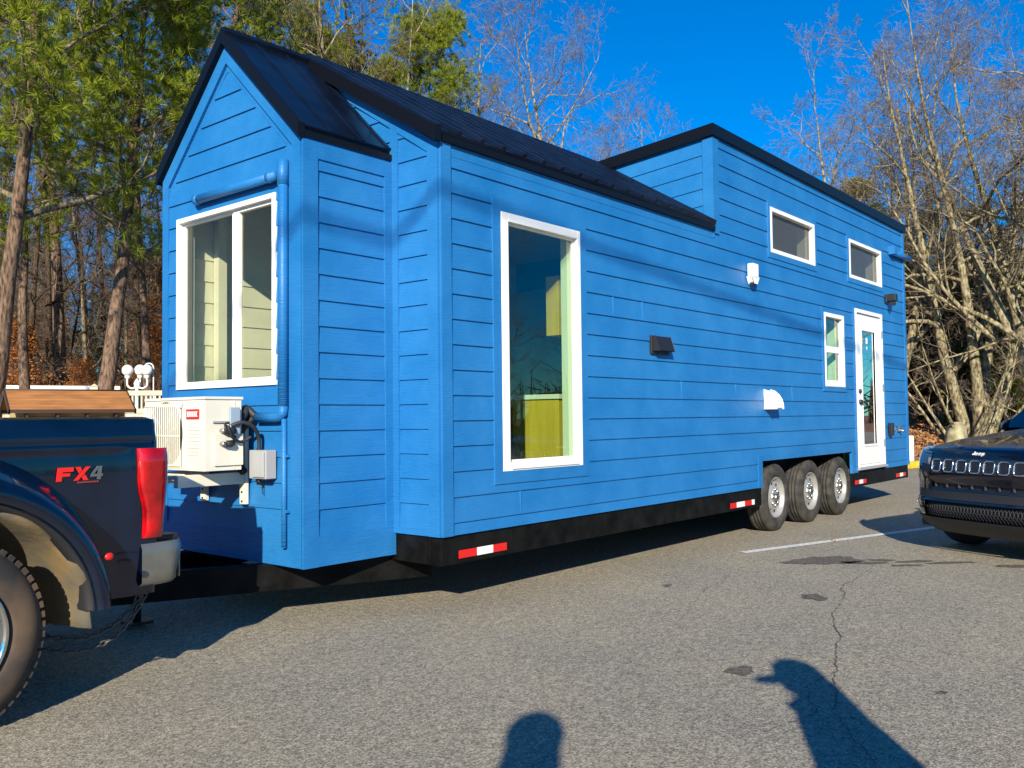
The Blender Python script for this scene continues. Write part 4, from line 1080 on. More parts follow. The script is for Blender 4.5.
g = MB(); g.grid(lambda t, y: (1.22+.10*(abs(y)/.8)**2+.84*t, y*(1-.18*t), 1.115+.49*t), frange(0, 1, 6), [.80*t for t in frange(-1, 1, 12)]); g.build('windscreen', M['cgl'], suv)
for sgn in (1, -1):
    g = MB(); g.add([(1.42, sgn*.82, 1.08), (2.33, sgn*.85, 1.06), (2.41, sgn*.69, 1.57), (2.08, sgn*.69, 1.57)], [(0, 1, 2, 3)]); g.add([(2.37, sgn*.85, 1.06), (3.27, sgn*.85, 1.08), (3.22, sgn*.69, 1.56), (2.46, sgn*.69, 1.57)], [(0, 1, 2, 3)]); g.add([(3.33, sgn*.85, 1.08), (4.2, sgn*.83, 1.10), (3.98, sgn*.67, 1.52), (3.28, sgn*.69, 1.56)], [(0, 1, 2, 3)]); g.build('side_window', M['cgl'], suv)
    g = MB(); g.sphere((1.72, sgn*.99, 1.12), .095, 16, 10, (.65, 1.15, .75)); g.box((1.68, -.97, 1.04) if sgn < 0 else (1.68, .80, 1.04), (1.74, -.80, 1.08) if sgn < 0 else (1.74, .97, 1.08)); g.build('mirror', M['suv'], suv)
# grille: seven rounded upright slots with bright rings on a black band
g = MB(); g.grid(lambda y, z: face(y, z, .006), [.62*t for t in frange(-1, 1, 24)], [.735, .77, .82, .865]); gr = g.build('grille', M['black'], suv)
pit = .136
for k in range(-3, 4):
    yc = k*pit; zc = .80
    hw, hh2 = .050, .052; rr = .026; ring = []
    for (sx, sz, a0) in ((1, 1, 0), (-1, 1, 90), (-1, -1, 180), (1, -1, 270)):
        for i in range(5):
            a = R(a0+90*i/4); ring.append((yc+sx*(hw-rr)+rr*math.cos(a), zc+sz*(hh2-rr)+rr*math.sin(a)))
    g = MB(); g.tube([face(y, z, .014) for y, z in ring + [ring[0]]], .0065, 8, cap=False); g.build('grille_ring', M['chrome'], gr)
    g = MB(); g.add([face(yc, zc, .009)] + [face(y, z, .009) for y, z in ring], [(0, i+1, (i+1) % 20+1) for i in range(20)]); g.build('grille_slot', mat('slot mesh', (.01, .01, .012), .4) if k == -3 else bpy.data.materials['slot mesh'], gr)
for sgn in (1, -1):
    g = MB(); g.grid(lambda t, z: face(sgn*(.495+.395*t), .80+.09*z+.035*t, .008), frange(0, 1, 14), frange(0, 1, 4)); hl = g.build('headlamp', M['headlens'], suv)
    g = MB(); g.grid(lambda t, z: face(sgn*(.50+.39*t), .90+.012*z+.035*t, .012), frange(0, 1, 14), [0, 1]); g.build('daytime_lamp', M['chrome'], hl)
    for i in range(6):   # bright squiggles of the fog lamp housing
        g = MB(); z = .44+i*.045; g.tube([face(sgn*(.74+.02*(i % 2)), z, .012), face(sgn*(.77-.02*(i % 2)), z+.022, .012), face(sgn*(.745), z+.04, .012)], .006, 6); g.build('fog_lamp_trim', M['chrome'], suv)
# lower intake, slit with bright ticks, skid lip
g = MB(); g.grid(lambda y, z: face(y, z, -.06), [.62*t for t in frange(-1, 1, 20)], [.32, .42, .52]); g.grid(lambda y, z: face(y, z, -.03), [.52*t for t in frange(-1, 1, 12)], [.59, .665]); li = g.build('lower_intake', M['black'], suv)
g = MB()
for i in range(36):
    y = -.60+i*.0335
    g.tube([face(y, .345, -.04), face(y+.05, .42, -.04), face(y, .495, -.04)], .004, 4)
    g.tube([face(y+.02, .345, -.04), face(y-.03, .42, -.04), face(y+.02, .495, -.04)], .004, 4)
g.build('intake_mesh', M['rubber'], li)
for i in range(8):
    y = -.46+i*.131
    g = MB(); g.prism([(y-.008, .606), (y+.008, .606), (y+.003, .640), (y-.005, .640)], 0, basez(.63)+cv(y)+.004, basez(.63)+cv(y)+.02); g.build('intake_tick', M['chainsteel'], li)
g = MB(); g.grid(lambda y, z: face(y, z, .012 if z > .28 else 0), ysf, [.19, .22, .26, .30, .335]); g.grid(lambda y, z: face(y, z, .010), [y for y in ysf if abs(y) < .80], [.505, .53, .575]); g.build('bumper_lip', M['trim'], suv)
for sgn in (1, -1):
    for c in (.86, 3.50):
        g = MB(); V = []
        for i in range(25):
            a = PI*(-.08+1.16*i/24)
            for k, dy in ((.385, -.25), (.385, .0), (.40, .012), (.455, .004)): V.append((c+k*math.cos(a), sgn*(HS+dy), .36+k*math.sin(a)))
        g.add(V, [(i*4+j, i*4+j+1, (i+1)*4+j+1, (i+1)*4+j) for i in range(24) for j in range(3)], True); g.build('wheel_arch', M['trim'], suv)
        d = -sgn; g = MB(); o_ = (c, sgn*(HS-.01), .345)
        g.lathe([(r_, h*d) for r_, h in [(.225, .03), (.25, 0), (.31, .0), (.34, .02), (.346, .05), (.346, .17), (.33, .2), (.24, .21)]], o_, 'y', 40)
        wh = bpy.data.objects.new('wheel', None); col.objects.link(wh); wh.parent = suv
        g.build('tyre', M['rubber'], wh)
        g = MB(); g.lathe([(.23, .1*d), (.228, .01*d), (.20, .03*d), (.19, .07*d)], o_, 'y', 36); g.lathe([(.05, .02*d), (.001, .015*d)], o_, 'y', 16)
        for k in range(5):
            a = 2*PI*k/5; c0 = Vector((c+.03*math.cos(a), sgn*(HS-.01)+.03*d, .345+.03*math.sin(a))); c1 = Vector((c+.21*math.cos(a), sgn*(HS-.01)+.035*d, .345+.21*math.sin(a))); g.tube([c0, c1], [.028, .022], 6)
        g.build('rim', M['rim'], wh)
g = MB(); g.box((.25, -.80, .22), (4.2, .80, .40)); g.box((1.3, -.86, .24), (3.05, .86, .34)); g.build('underbody', M['black'], suv)
g = MB()
for sgn in (1, -1): g.box((1.9, sgn*.38-.25, .4), (2.1, sgn*.38+.25, 1.25)); g.box((3.0, sgn*.38-.28, .4), (3.2, sgn*.38+.28, 1.2))
g.box((1.25, -.75, .9), (1.55, .75, 1.08)); g.build('seat', M['trim'], suv, bevel=.05)
# emblem on the hood edge: four bright letters
EM = {'J': [[(.35, 1), (.6, 1), (.6, .25), (.35, .25)], [(0, 0), (.6, 0), (.6, .24), (0, .24)], [(0, .241), (.2, .241), (.2, .45), (0, .45)]],
      'e': [[(0, 0), (.55, 0), (.55, .16), (0, .16)], [(0, .161), (.17, .161), (.17, .54), (0, .54)], [(0, .541), (.55, .541), (.55, .70), (0, .70)], [(.38, .30), (.55, .30), (.55, .54), (.38, .54)], [(.171, .28), (.379, .28), (.379, .40), (.171, .40)]],
      'p': [[(0, -.3), (.18, -.3), (.18, .7), (0, .7)], [(.181, .55), (.58, .55), (.58, .70), (.181, .70)], [(.41, .0), (.58, .0), (.58, .549), (.41, .549)], [(.181, 0), (.409, 0), (.409, .15), (.181, .15)]]}
off = .058
for ch in 'Jeep':
    g = MB()
    for P_ in EM[ch]:
        q_ = []
        for (a, b) in P_:
            y = off - a*.036; z = .900+b*.028
            q_.append((y, z))
        V = [face(y, z, .004) for y, z in q_] + [face(y, z, .010) for y, z in q_]
        g.add(V, [(0, 1, 2, 3), (7, 6, 5, 4), (0, 4, 5, 1), (1, 5, 6, 2), (2, 6, 7, 3), (3, 7, 4, 0)])
    g.build('emblem_letter', M['silver'], suv); off -= .030

# ------------------------------------------------------------------ trees
def grow(seed, h, r0, trunk_frac=.35, n1=9, levels=4, spread=.9, lean=(0, 0), stems=1, up=.25, wig=.16, kids_=(7, 6, 5), ratio=.62, minr=.004, twig_side=3, crown_lo=.3, splay=.0):
    """tapered trunk with limbs; returns mesh builders for trunk, limbs and twigs and a list of shoot tips"""
    q = random.Random(seed)
    tr, lb, tw, tips = MB(), MB(), MB(), []
    def path(p, d, l, n, upb, wg):
        pts = [p.copy()]; d = d.normalized()
        for i in range(n):
            d = (d + Vector((q.gauss(0, wg), q.gauss(0, wg), q.gauss(0, wg)+upb*.25))).normalized()
            pts.append(pts[-1] + d*(l/n))
        return pts
    def branch(p, d, l, r, lv):
        n = 7 if lv == 1 else 5 if lv == 2 else 4 if lv == 3 else 3
        pts = path(p, d, l, n, up, wig*(1+.25*lv))
        rad = [max(minr*.6, r*(1-.78*i/n)) for i in range(n+1)]
        (lb if lv <= 2 else tw).tube(pts, rad, 6 if lv == 1 else 4 if lv == 2 else twig_side, cap=False)
        if lv >= levels:
            tips.append((pts[-1], (pts[-1]-pts[-2]).normalized())); return
        m = kids_[min(lv-1, len(kids_)-1)]
        for k in range(m):
            t = .22 + .78*(k+q.random()*.8)/m; i = min(n-1, int(t*n)); f = t*n-i
            c = pts[i].lerp(pts[i+1], min(1, f)); dd = (pts[i+1]-pts[i]).normalized()
            sd_ = dd.orthogonal().normalized(); sd_ = Matrix.Rotation(q.uniform(0, 2*PI), 3, dd) @ sd_
            nd = (dd*q.uniform(.5, .9) + sd_*q.uniform(.5, 1.0)).normalized()
            branch(c, nd, l*ratio*q.uniform(.65, 1.1)*(1.15-.5*t), max(minr, rad[i]*q.uniform(.5, .72)), lv+1)
        if lv >= 2: tips.append((pts[-1], (pts[-1]-pts[-2]).normalized()))
    for s_ in range(stems):
        a = 2*PI*s_/stems + q.uniform(-.4, .4)
        d = Vector((lean[0]+splay*math.cos(a), lean[1]+splay*math.sin(a), 1)).normalized()
        hh3 = h*(1 if stems == 1 else q.uniform(.8, 1)); n = 12
        pts = [Vector((.12*math.cos(a), .12*math.sin(a), -.1)) if stems > 1 else Vector((0, 0, -.1))]; dd = d.copy()
        for i in range(n):
            dd = (dd + Vector((q.gauss(0, .045), q.gauss(0, .045), .03))).normalized(); pts.append(pts[-1] + dd*hh3/n)
        rr = [max(.012, r0*(1.25 if i == 0 else 1)*(1-.97*(i/n)**.9)) for i in range(n+1)]
        tr.tube(pts, rr, 12, cap=False)
        for k in range(n1):
            t = crown_lo + (1-crown_lo)*(k+q.random()*.7)/n1; i = min(n-1, int(t*n)); c = pts[i].lerp(pts[i+1], t*n-i)
            az = k*2.4 + q.uniform(-.5, .5); el = .25 + .75*t*q.uniform(.6, 1.1)
            nd = Vector((math.cos(az)*math.cos(el), math.sin(az)*math.cos(el), math.sin(el)))
            branch(c, nd, h*spread*.45*q.uniform(.7, 1.1)*(1.15-.75*t), max(.02, rr[i]*q.uniform(.42, .62)), 1)
        tips.append((pts[-1], dd))
    return tr, lb, tw, tips
def leafblades(mb, c, q, n, ln, wd, d=None, spread=1.):
    for _ in range(n):
        v = Vector((q.gauss(0, 1), q.gauss(0, 1), q.gauss(0, 1))).normalized()
        if d is not None: v = (v*spread + d*.9).normalized()
        s_ = v.orthogonal().normalized(); s_ = Matrix.Rotation(q.uniform(0, PI), 3, v) @ s_
        l = ln*q.uniform(.7, 1.15); a = c + v*l*.08
        mb.add([a - s_*wd*.5, a + s_*wd*.5, a + s_*wd*.35 + v*l, a - s_*wd*.35 + v*l], [(0, 1, 2, 3)])
def leafscatter(mb, c, q, n, rad, sz, flat_=.6):
    for _ in range(n):
        p = c + Vector((q.gauss(0, rad), q.gauss(0, rad), q.gauss(0, rad*flat_)))
        v = Vector((q.gauss(0, 1), q.gauss(0, 1), q.gauss(0, 1))).normalized(); s_ = v.orthogonal().normalized(); l = sz*q.uniform(.6, 1.3)
        mb.add([p-v*l, p-s_*l*.5, p+v*l, p+s_*l*.5], [(0, 1, 2, 3)])
def plant(name, label, cat, loc, build, group=None, rz=0, sc_=1.):
    """build(): list of (part name, MB, material)"""
    root = thing(name, label, cat, loc, rz, group); root.scale = (sc_,)*3
    for pn, mb, m_ in build: mb.build(pn, m_, root)
    return root
def dup(root, loc, rz, sc_, label):
    r = root.copy(); col.objects.link(r); r.location = loc; r.rotation_euler = (0, 0, rz); r.scale = (sc_,)*3; r['label'] = label
    for c in kids(root):
        k = c.copy(); col.objects.link(k); k.parent = r
    return r
M['paletwig'] = mat('pale twigs', (.13, .095, .07), .9, var=.3, vscale=2, c2=(.29, .24, .175), spec=.1)
def bare(seed, h, r0, bk, tw_=None, **kw):
    tr, lb, tw, tips = grow(seed, h, r0, **kw)
    return [('trunk', tr, bk), ('limbs', lb, bk), ('twigs', tw, tw_ or M['twig'])]
def pine(seed, h, r0, bk, lo=.35, tufts=1, **kw):
    tr, lb, tw, tips = grow(seed, h, r0, crown_lo=lo, up=.12, levels=3, kids_=(7, 6), **kw)
    q = random.Random(seed+1); nd = MB()
    for p, d in tips:
        for _ in range(tufts):
            c = p + Vector((q.gauss(0, .10), q.gauss(0, .10), q.gauss(0, .08)))
            leafblades(nd, c, q, 34, .15, .0075, d + Vector((0, 0, .35)), .9)
    return [('trunk', tr, bk), ('limbs', lb, bk), ('twigs', tw, M['twig']), ('needles', nd, M['needles'])]

# the two near pines on the left and their crowns
pA = along(-19, 17.5); pB = along(88, 19)
def pine_hero(seed, h, r0, lean, n1, lo, spread, tufts, low):
    tr, lb, tw, tips = grow(seed, h, r0, crown_lo=lo, up=.10, levels=4, kids_=(6, 5, 4), n1=n1, spread=spread, lean=lean, ratio=.55, wig=.13, minr=.008)
    q = random.Random(seed+1); nd = MB()
    for p, d in tips:
        if p.z < low: continue
        for _ in range(tufts):
            c = p + Vector((q.gauss(0, .16), q.gauss(0, .16), q.gauss(0, .11)))
            leafblades(nd, c, q, 44, .145, .0062, d + Vector((0, 0, .4)), .9)
    return [('trunk', tr, M['pinebark']), ('limbs', lb, M['greybark']), ('twigs', tw, M['twig']), ('needles', nd, M['needles'])]
plant('pine_tree', 'tall pine at the left edge with a thick reddish trunk', 'pine tree', pA, pine_hero(12, 15, .175, (.11, -.08), 19, .30, .64, 2, 3.9), rz=0)
pineB = plant('pine_tree', 'leaning pine behind the little shed with bare trunk below its green crown', 'pine tree', pB, pine_hero(23, 14, .185, (.045, -.02), 20, .33, .66, 2, 4.2), rz=0)
# more pines behind
p0 = plant('pine_tree', 'pine behind the gable peak with dense green crown, nearest left', 'pine tree', along(215, 27), pine(31, 19, .22, M['pinebark'], .42, 2, n1=13, spread=.55), 'pines behind the house')
for i, (px, d, rz, s_, lb_) in enumerate([(325, 26, 1.2, .90, 'pine rising straight behind the dark front gable roof'), (375, 26, 2.5, .86, 'pine behind the front roof between two bare grey trunks'), (430, 28, 4.0, .72, 'short pine with thin crown showing just over the dark roof'),
        (28, 21, 1.7, .60, 'smaller pine whose green crown fills the gap between the two near pines'), (150, 23, 2.9, .60, 'smaller pine crown just left of the gable peak'), (-20, 30, .6, 1.0, 'pine beyond the left edge pine, half outside the frame'), (62, 28, 3.1, .95, 'pine between the two thick near trunks'), (160, 33, 5.2, 1.0, 'pine far behind the leaning pine')]):
    dup(p0, along(px, d), rz, s_, lb_)
for px, d, rz, s_, lb_ in ((340, 27, 2.0, .98, 'full pine standing over the middle of the front gable roof'), (398, 28, 4.2, .90, 'full pine left of the open sky, its crown above the low roof ridge')):
    k = dup(pineB, along(px, d), rz, s_, lb_)
# bare trees seen over the roof
b0 = plant('bare_tree', 'pale bare tree in front of the pines behind the gable roof', 'bare tree', along(332, 23), bare(41, 14.5, .15, M['palebark'], n1=9, levels=4, kids_=(7, 6, 5), spread=.72, crown_lo=.35, lean=(.0, .0)), 'bare trees over the roof')
b1 = plant('bare_tree', 'spreading bare tree over the low roof, tallest of those in open sky', 'bare tree', along(560, 30), bare(47, 14.6, .22, M['palebark'], M['paletwig'], n1=11, levels=5, kids_=(6, 5, 4, 3), spread=.95, minr=.005, crown_lo=.42, lean=(.03, -.02)), 'bare trees over the roof')
for (src, px, d, rz, s_, lb_) in [(b1, 470, 31, 2.2, .98, 'bare tree right of the short pine over the roof'), (b1, 640, 30, 4.4, .78, 'low bare tree beside the raised loft roof'), (b0, 385, 25, 2.0, .95, 'thin pale bare tree over the front roof valley'),
        (b0, 262, 28, 3.3, 1.05, 'dark thin bare tree just right of the gable peak'), (b0, 440, 33, 5.1, 1.15, 'slim bare tree between pine and open sky'), (b0, 290, 25, 4.6, .88, 'small bare tree close behind the gable ridge')]:
    dup(src, along(px, d), rz, s_, lb_)
# great bare trees on the right
t0 = plant('bare_tree', 'great spreading bare tree behind the boulder, thickest pale trunk', 'bare tree', along(975, 31), bare(58, 14.2, .20, M['palebark'], M['paletwig'], stems=5, splay=.34, n1=7, levels=5, kids_=(6, 5, 4, 3), spread=.95, minr=.005, crown_lo=.2, wig=.15, ratio=.60), 'bare trees on the right')
t1 = plant('bare_tree', 'tall bare tree close behind the loft end of the house', 'bare tree', along(884, 31), bare(63, 12.6, .18, M['palebark'], M['paletwig'], stems=3, splay=.30, n1=8, levels=5, kids_=(6, 5, 4, 3), spread=1.0, minr=.005, crown_lo=.25), 'bare trees on the right')
for (src, px, d, rz, s_, lb_) in [(t0, 1060, 30, 2.0, 1.1, 'bare tree beyond the car at the right edge'), (t1, 945, 38, 5.0, 1.2, 'farther bare tree between the house corner and the great tree')]:
    dup(src, along(px, d), rz, s_, lb_)
def zat(p): return gh(p.x, p.y)
# small vase shaped tree in front
p = along(968, 27.5); p.z = zat(p)
plant('ornamental_tree', 'small vase shaped tree with smooth pale stems beside the boulder', 'tree', p, bare(71, 5.0, .065, M['palebark'], stems=7, splay=.85, n1=6, levels=4, kids_=(5, 4, 3), spread=.55, crown_lo=.3, up=.35, minr=.004))
# boulder
p = along(955, 26.8); p.z = zat(p)
g = MB(); q = random.Random(5)
def rk(u, v):
    r_ = .31*(1-.42*v**1.6)*(1+.08*math.sin(u*3+v*4)+.06*math.sin(u*5+1)) ; 
    if v > .93: r_ *= .6
    return (r_*math.cos(u), r_*math.sin(u)*.8, v*1.0 - .1)
g.grid(rk, [2*PI*i/28 for i in range(29)], [0, .1, .25, .4, .55, .7, .82, .9, .95, 1.0]); g.add([rk(2*PI*i/28, 1.0) for i in range(28)], [tuple(range(28))])
bo = g.build('boulder', M['rock']); bo.location = p; bo.scale = (1.35, 1.35, 1.15); tag(bo, 'upright lichen covered boulder at the foot of the vase shaped tree', 'boulder')
# white post at the end of the trailer
p = along(908.5, 24.5); p.z = zat(p)
g = MB(); g.box((-.075, -.04, -.05), (.075, .04, .72)); po = g.build('sign_post', M['white'], bevel=.01); po.location = p; po.rotation_euler = (0, 0, R(-40)); tag(po, 'short white marker post just behind the far end of the house', 'post')

# woods: prototypes copied many times
protos = {}
def wood_proto(key, name, label, cat, build, group):
    protos[key] = plant(name, label, cat, (0, 0, 0), build, group); return protos[key]
def evergreen(seed, h, r0, m_, n=1700, sz=.085):
    tr, lb, tw, tips = grow(seed, h, r0, crown_lo=.06, up=.10, levels=3, kids_=(6, 5), n1=16, spread=.62)
    q = random.Random(seed); nd = MB()
    k = max(1, int(n*12/len(tips)/12))
    for p_, d in tips: leafscatter(nd, p_, q, 16, .24, sz)
    return [('trunk', tr, M['darkbark']), ('limbs', lb, M['darkbark']), ('leaves', nd, m_)]
GR = 'trees of the wood behind the parking lot'
wood = [
 ('bare_tree', 'bare tree', bare(81, 15, .15, M['darkbark'], n1=10, levels=4, kids_=(7, 6, 5), spread=.55, crown_lo=.3)),
 ('bare_tree', 'bare tree', bare(82, 13, .12, M['greybark'], n1=12, levels=4, kids_=(7, 6, 5), spread=.60, crown_lo=.2)),
 ('bare_tree', 'bare tree', bare(83, 9, .08, M['darkbark'], n1=14, levels=4, kids_=(7, 6, 5), spread=.75, crown_lo=.1)),
 ('evergreen_tree', 'tree', evergreen(84, 7.5, .12, M['dneedles'])),
 ('oak_tree', 'tree', evergreen(85, 6, .08, M['oak'], sz=.06)),
 ('olive_tree', 'tree', evergreen(86, 10, .14, M['olive'], sz=.08)),
 ('shrub', 'shrub', bare(87, 3.2, .025, M['darkbark'], stems=9, splay=.5, n1=7, levels=4, kids_=(6, 5, 4), spread=.7, crown_lo=.12, minr=.003)),
]
DESC = {0: 'dark trunked bare tree', 1: 'grey trunked bare tree', 2: 'low dense dark bare tree', 3: 'dark green evergreen tree', 4: 'tree still holding brown leaves', 5: 'olive green leafy tree', 6: 'leafless thicket shrub'}
used = {}
placed = []
def put(kind, px, d, where, s_=None):
    q = rnd; p_ = along(px, d); p_.z = zat(p_)
    s_ = s_ or q.uniform(.85, 1.15); rz = q.uniform(0, 6.28)
    placed.append((kind, px, d, where))
    lab = DESC[kind] + ' ' + where
    nm, cat, bl = wood[kind]
    if kind not in used:
        used[kind] = plant(nm, lab, cat, p_, bl, GR, rz, s_)
    else: dup(used[kind], p_, rz, s_, lab)
r2 = random.Random(99)
# left wood under the pines
for i in range(34):
    px = -40 + 6.6*i + r2.uniform(-4, 4); d = r2.uniform(27, 48)
    put([0, 1, 2, 0, 2, 0][i % 6], px, d, 'in the left wood behind the fence', r2.uniform(.75, 1.05))
for i in range(16):
    px = -40 + 14*i + r2.uniform(-6, 6); put([2, 6, 3, 2][i % 4], px, r2.uniform(30, 52), 'in the understorey of the left wood behind the fence', r2.uniform(.6, .85))
for px, d, s_ in ((20, 27, .62), (75, 25, .45), (160, 29, .70), (185, 33, .9), (140, 36, .8), (50, 38, .9)): put(4, px, d, 'in the left wood behind the fence', s_)
for px, d, s_ in ((10, 44, .85), (45, 50, .9), (185, 46, 1.0), (130, 50, .8)): put(3, px, d, 'far in the left wood', s_)
for px, d, s_ in ((300, 34, 1.2), (410, 35, 1.1), (360, 36, 1.3)): put(5, px, d, 'behind the front roof', s_)
for i in range(9): put([1, 2][i % 2], 250 + 26*i, r2.uniform(36, 48), 'far behind the roof ridge', r2.uniform(.6, .85))
# right wood
for i in range(26):
    px = 812 + 9*i + r2.uniform(-5, 5); put([1, 2, 0, 2][i % 4], px, r2.uniform(34, 58), 'in the right wood behind the leafy bank', r2.uniform(.6, .85))
for px, d, s_ in ((835, 42, .95), (860, 46, 1.05), (930, 40, .8), (985, 44, .9), (1040, 42, .9), (900, 50, 1.0)): put(5, px, d, 'in the right wood behind the leafy bank', s_)
for px, d, s_ in ((822, 44, 1.15), (955, 44, 1.0), (1010, 48, 1.0), (915, 38, .5), (880, 40, .7)): put(4, px, d, 'in the right wood behind the leafy bank', s_)
for px, d, s_ in ((918, 40, .8), (938, 38, .75), (958, 42, .9), (985, 36, .7), (1015, 37, .8), (1045, 38, .8), (870, 36, .6), (925, 44, .8), (970, 38, .7), (1000, 40, .8), (1035, 50, .9), (945, 54, .9), (893, 44, .8)): put(3, px, d, 'in the right wood behind the leafy bank', s_)
for i in range(8): put(6, 962 + 13*i + r2.uniform(-3, 3), r2.uniform(36, 46), 'along the leafy bank on the right', r2.uniform(.6, .9))
# trees across the lot behind the camera, seen only in the window panes
for i, (x, y, s_) in enumerate([(19, -17, .85), (23, -20, 1.05), (34, -24, .8), (48, -26, .7), (60, -40, .9), (75, -38, .9), (92, -42, .9), (110, -40, 1.0)]):
    k = dup(used[1 if i % 2 else 2], (x, y, 0), i*1.3, s_, 'bare tree across the lot opposite the house, reflected in its windows'); k['group'] = 'trees across the lot behind the photographer'
# far hedge of woods closing the horizon all round
g = MB(); q = random.Random(12)
for i in range(2600):
    a = q.uniform(0, 2*PI); d = q.uniform(120, 170); c = Vector((CAM.x+d*math.cos(a), CAM.y+d*math.sin(a), 0))
    h = q.uniform(3, 9); g.tube([c, c+Vector((q.gauss(0, .6), q.gauss(0, .6), h))], [.25, .05], 3, cap=False)
    for _ in range(3):
        z = q.uniform(.2, 1)*h; b = c+Vector((0, 0, z)); g.tube([b, b+Vector((q.gauss(0, 2), q.gauss(0, 2), q.uniform(.5, 2.5)))], [.12, .03], 3, cap=False)
o = g.build('far_wood', M['darkbark']); tag(o, 'far brown wood closing the horizon beyond the lot', 'wood', kind='stuff')
# fallen leaves and leaf litter on the banks
g = MB(); q = random.Random(14)
for i in range(9000):
    px = q.uniform(895, 1060); d = q.uniform(18, 44); p_ = along(px, d)
    if p_.y < curb_y(p_.x)+.3: continue
    c = Vector((p_.x, p_.y, zat(p_)+.04)); leafscatter(g, c, q, 1, .05, .09, .2)
o = g.build('fallen_leaves', M['litterleaf']); tag(o, 'brown fallen leaves covering the bank on the right', 'leaves', kind='stuff')
lf_ = MB(); leafscatter(lf_, Vector((0, 0, .012)), random.Random(2), 3, .02, .035, .1)
o = lf_.build('dry_leaf', M['litterleaf']); o.location = (4.72, -.72, 0); tag(o, 'dry orange leaf lying by the painted line near the trailer wheels', 'leaf')

# ------------------------------------------------------------------ shed, fence, lamps at the back left
sp = along(68, 14.4)
shed = thing('wooden_shed', 'low wooden shed with orange brown board roof behind the pickup bed', 'shed', (sp.x, sp.y, 0), R(-14))
HLN = .70
g = MB(); g.box((-HLN, -.34, 0), (HLN, .34, 1.40)); g.add([(-HLN, -.34, 1.40), (-HLN, .34, 1.40), (-HLN, .0, 1.64), (HLN, -.34, 1.40), (HLN, .34, 1.40), (HLN, .0, 1.64)], [(0, 1, 2), (3, 5, 4)])
for i in range(9): g.box((-HLN+i*.155, -.352, .05), (-HLN+.147+i*.155, -.341, 1.34))
g.build('wall', M['shedwall'], shed)
g = MB()
for s_ in (1, -1):
    for k in range(6):
        t0_, t1_ = k/6, (k+1)/6
        def rp(x, t): return Vector((x, s_*(-.01 - .50*t), 1.72 - .27*t))
        a, b, c, d = rp(-.79, t0_), rp(.79, t0_), rp(.79, t1_), rp(-.79, t1_); up2 = Vector((0, 0, .006))
        g.add([a, b, c+up2, d+up2, a-up2, b-up2, c-up2, d-up2], [(0, 1, 2, 3), (4, 7, 6, 5), (3, 2, 6, 7), (0, 4, 5, 1), (1, 5, 6, 2), (0, 3, 7, 4)])
g.build('roof', M['shedroof'], shed)
g = MB()
for s_ in (1, -1):
    g.box((-.79, min(s_*.50, s_*.53), 1.395), (.79, max(s_*.50, s_*.53), 1.445))
    for x in (-.815, .791):
        a, b = Vector((x, -.0*s_, 1.72)), Vector((x, -.53*s_, 1.44)); t = Vector((.024, 0, 0)); h = Vector((0, 0, -.06)); g.add([a, b, b+h, a+h, a+t, b+t, b+t+h, a+t+h], [(0, 1, 2, 3), (4, 7, 6, 5), (0, 4, 5, 1), (3, 2, 6, 7)])
g.tube([(-.81, -.0, 1.73), (.81, 0, 1.73)], .014, 6); g.build('roof_trim', mat('dark brown trim', (.05, .025, .018), .6), shed)
for i in range(4):
    g = MB(); g.box((-.60+i*.38, -.48, 1.33), (-.57+i*.38, -.353, 1.38)); g.build('rafter_end', bpy.data.materials['dark brown trim'], shed)
# vinyl fence
fa, fb = along(-160, 19.0), along(330, 17.5)
fd = (fb-fa); fl_ = fd.length; ang = math.atan2(fd.y, fd.x)
fence = thing('vinyl_fence', 'cream vinyl panel fence with tall posts between shed and house', 'fence', (fa.x, fa.y, 0), ang)
n = int(fl_/2.0)
for i in range(n+1):
    x = i*2.0; g = MB(); g.box((x-.065, -.065, 0), (x+.065, .065, 1.90)); g.add([(x-.08, -.08, 1.90), (x+.08, -.08, 1.90), (x+.08, .08, 1.90), (x-.08, .08, 1.90), (x, 0, 1.96)], [(0, 1, 4), (1, 2, 4), (2, 3, 4), (3, 0, 4)]); g.build('post', M['fence'], fence)
    if i < n:
        g = MB(); g.box((x+.066, -.03, 1.74), (x+1.934, .03, 1.83)); g.box((x+.066, -.03, .1), (x+1.934, .03, .22)); g.box((x+.066, -.03, 1.42), (x+1.934, .03, 1.50))
        for k in range(12): g.box((x+.07+k*.155, -.012, .22), (x+.07+k*.155+.148, .012, 1.42))
        for k in range(24): g.box((x+.085+k*.0775, -.012, 1.50), (x+.085+k*.0775+.03, .012, 1.74))
        g.build('panel', M['fence'], fence)
# long low pale building behind the fence line, only its top shows
lb0, lb1 = along(-200, 24), along(118, 24)
d_ = lb1-lb0; bld = thing('long_trailer', 'long low cream roofed trailer behind the shed', 'trailer', (lb0.x, lb0.y, 0), math.atan2(d_.y, d_.x))
g = MB(); g.box((0, 0, .3), (d_.length, 2.4, 2.02)); g.build('body', M['fence'], bld, bevel=.03)
g = MB(); g.box((-.05, -.05, 2.02), (d_.length+.05, 2.45, 2.14)); g.build('roof', M['white'], bld, bevel=.02)
for i in range(7):
    g = MB(); g.box((1+i*1.6, -.02, 1.5), (1.9+i*1.6, -.003, 1.9)); g.build('window', M['black'], bld)
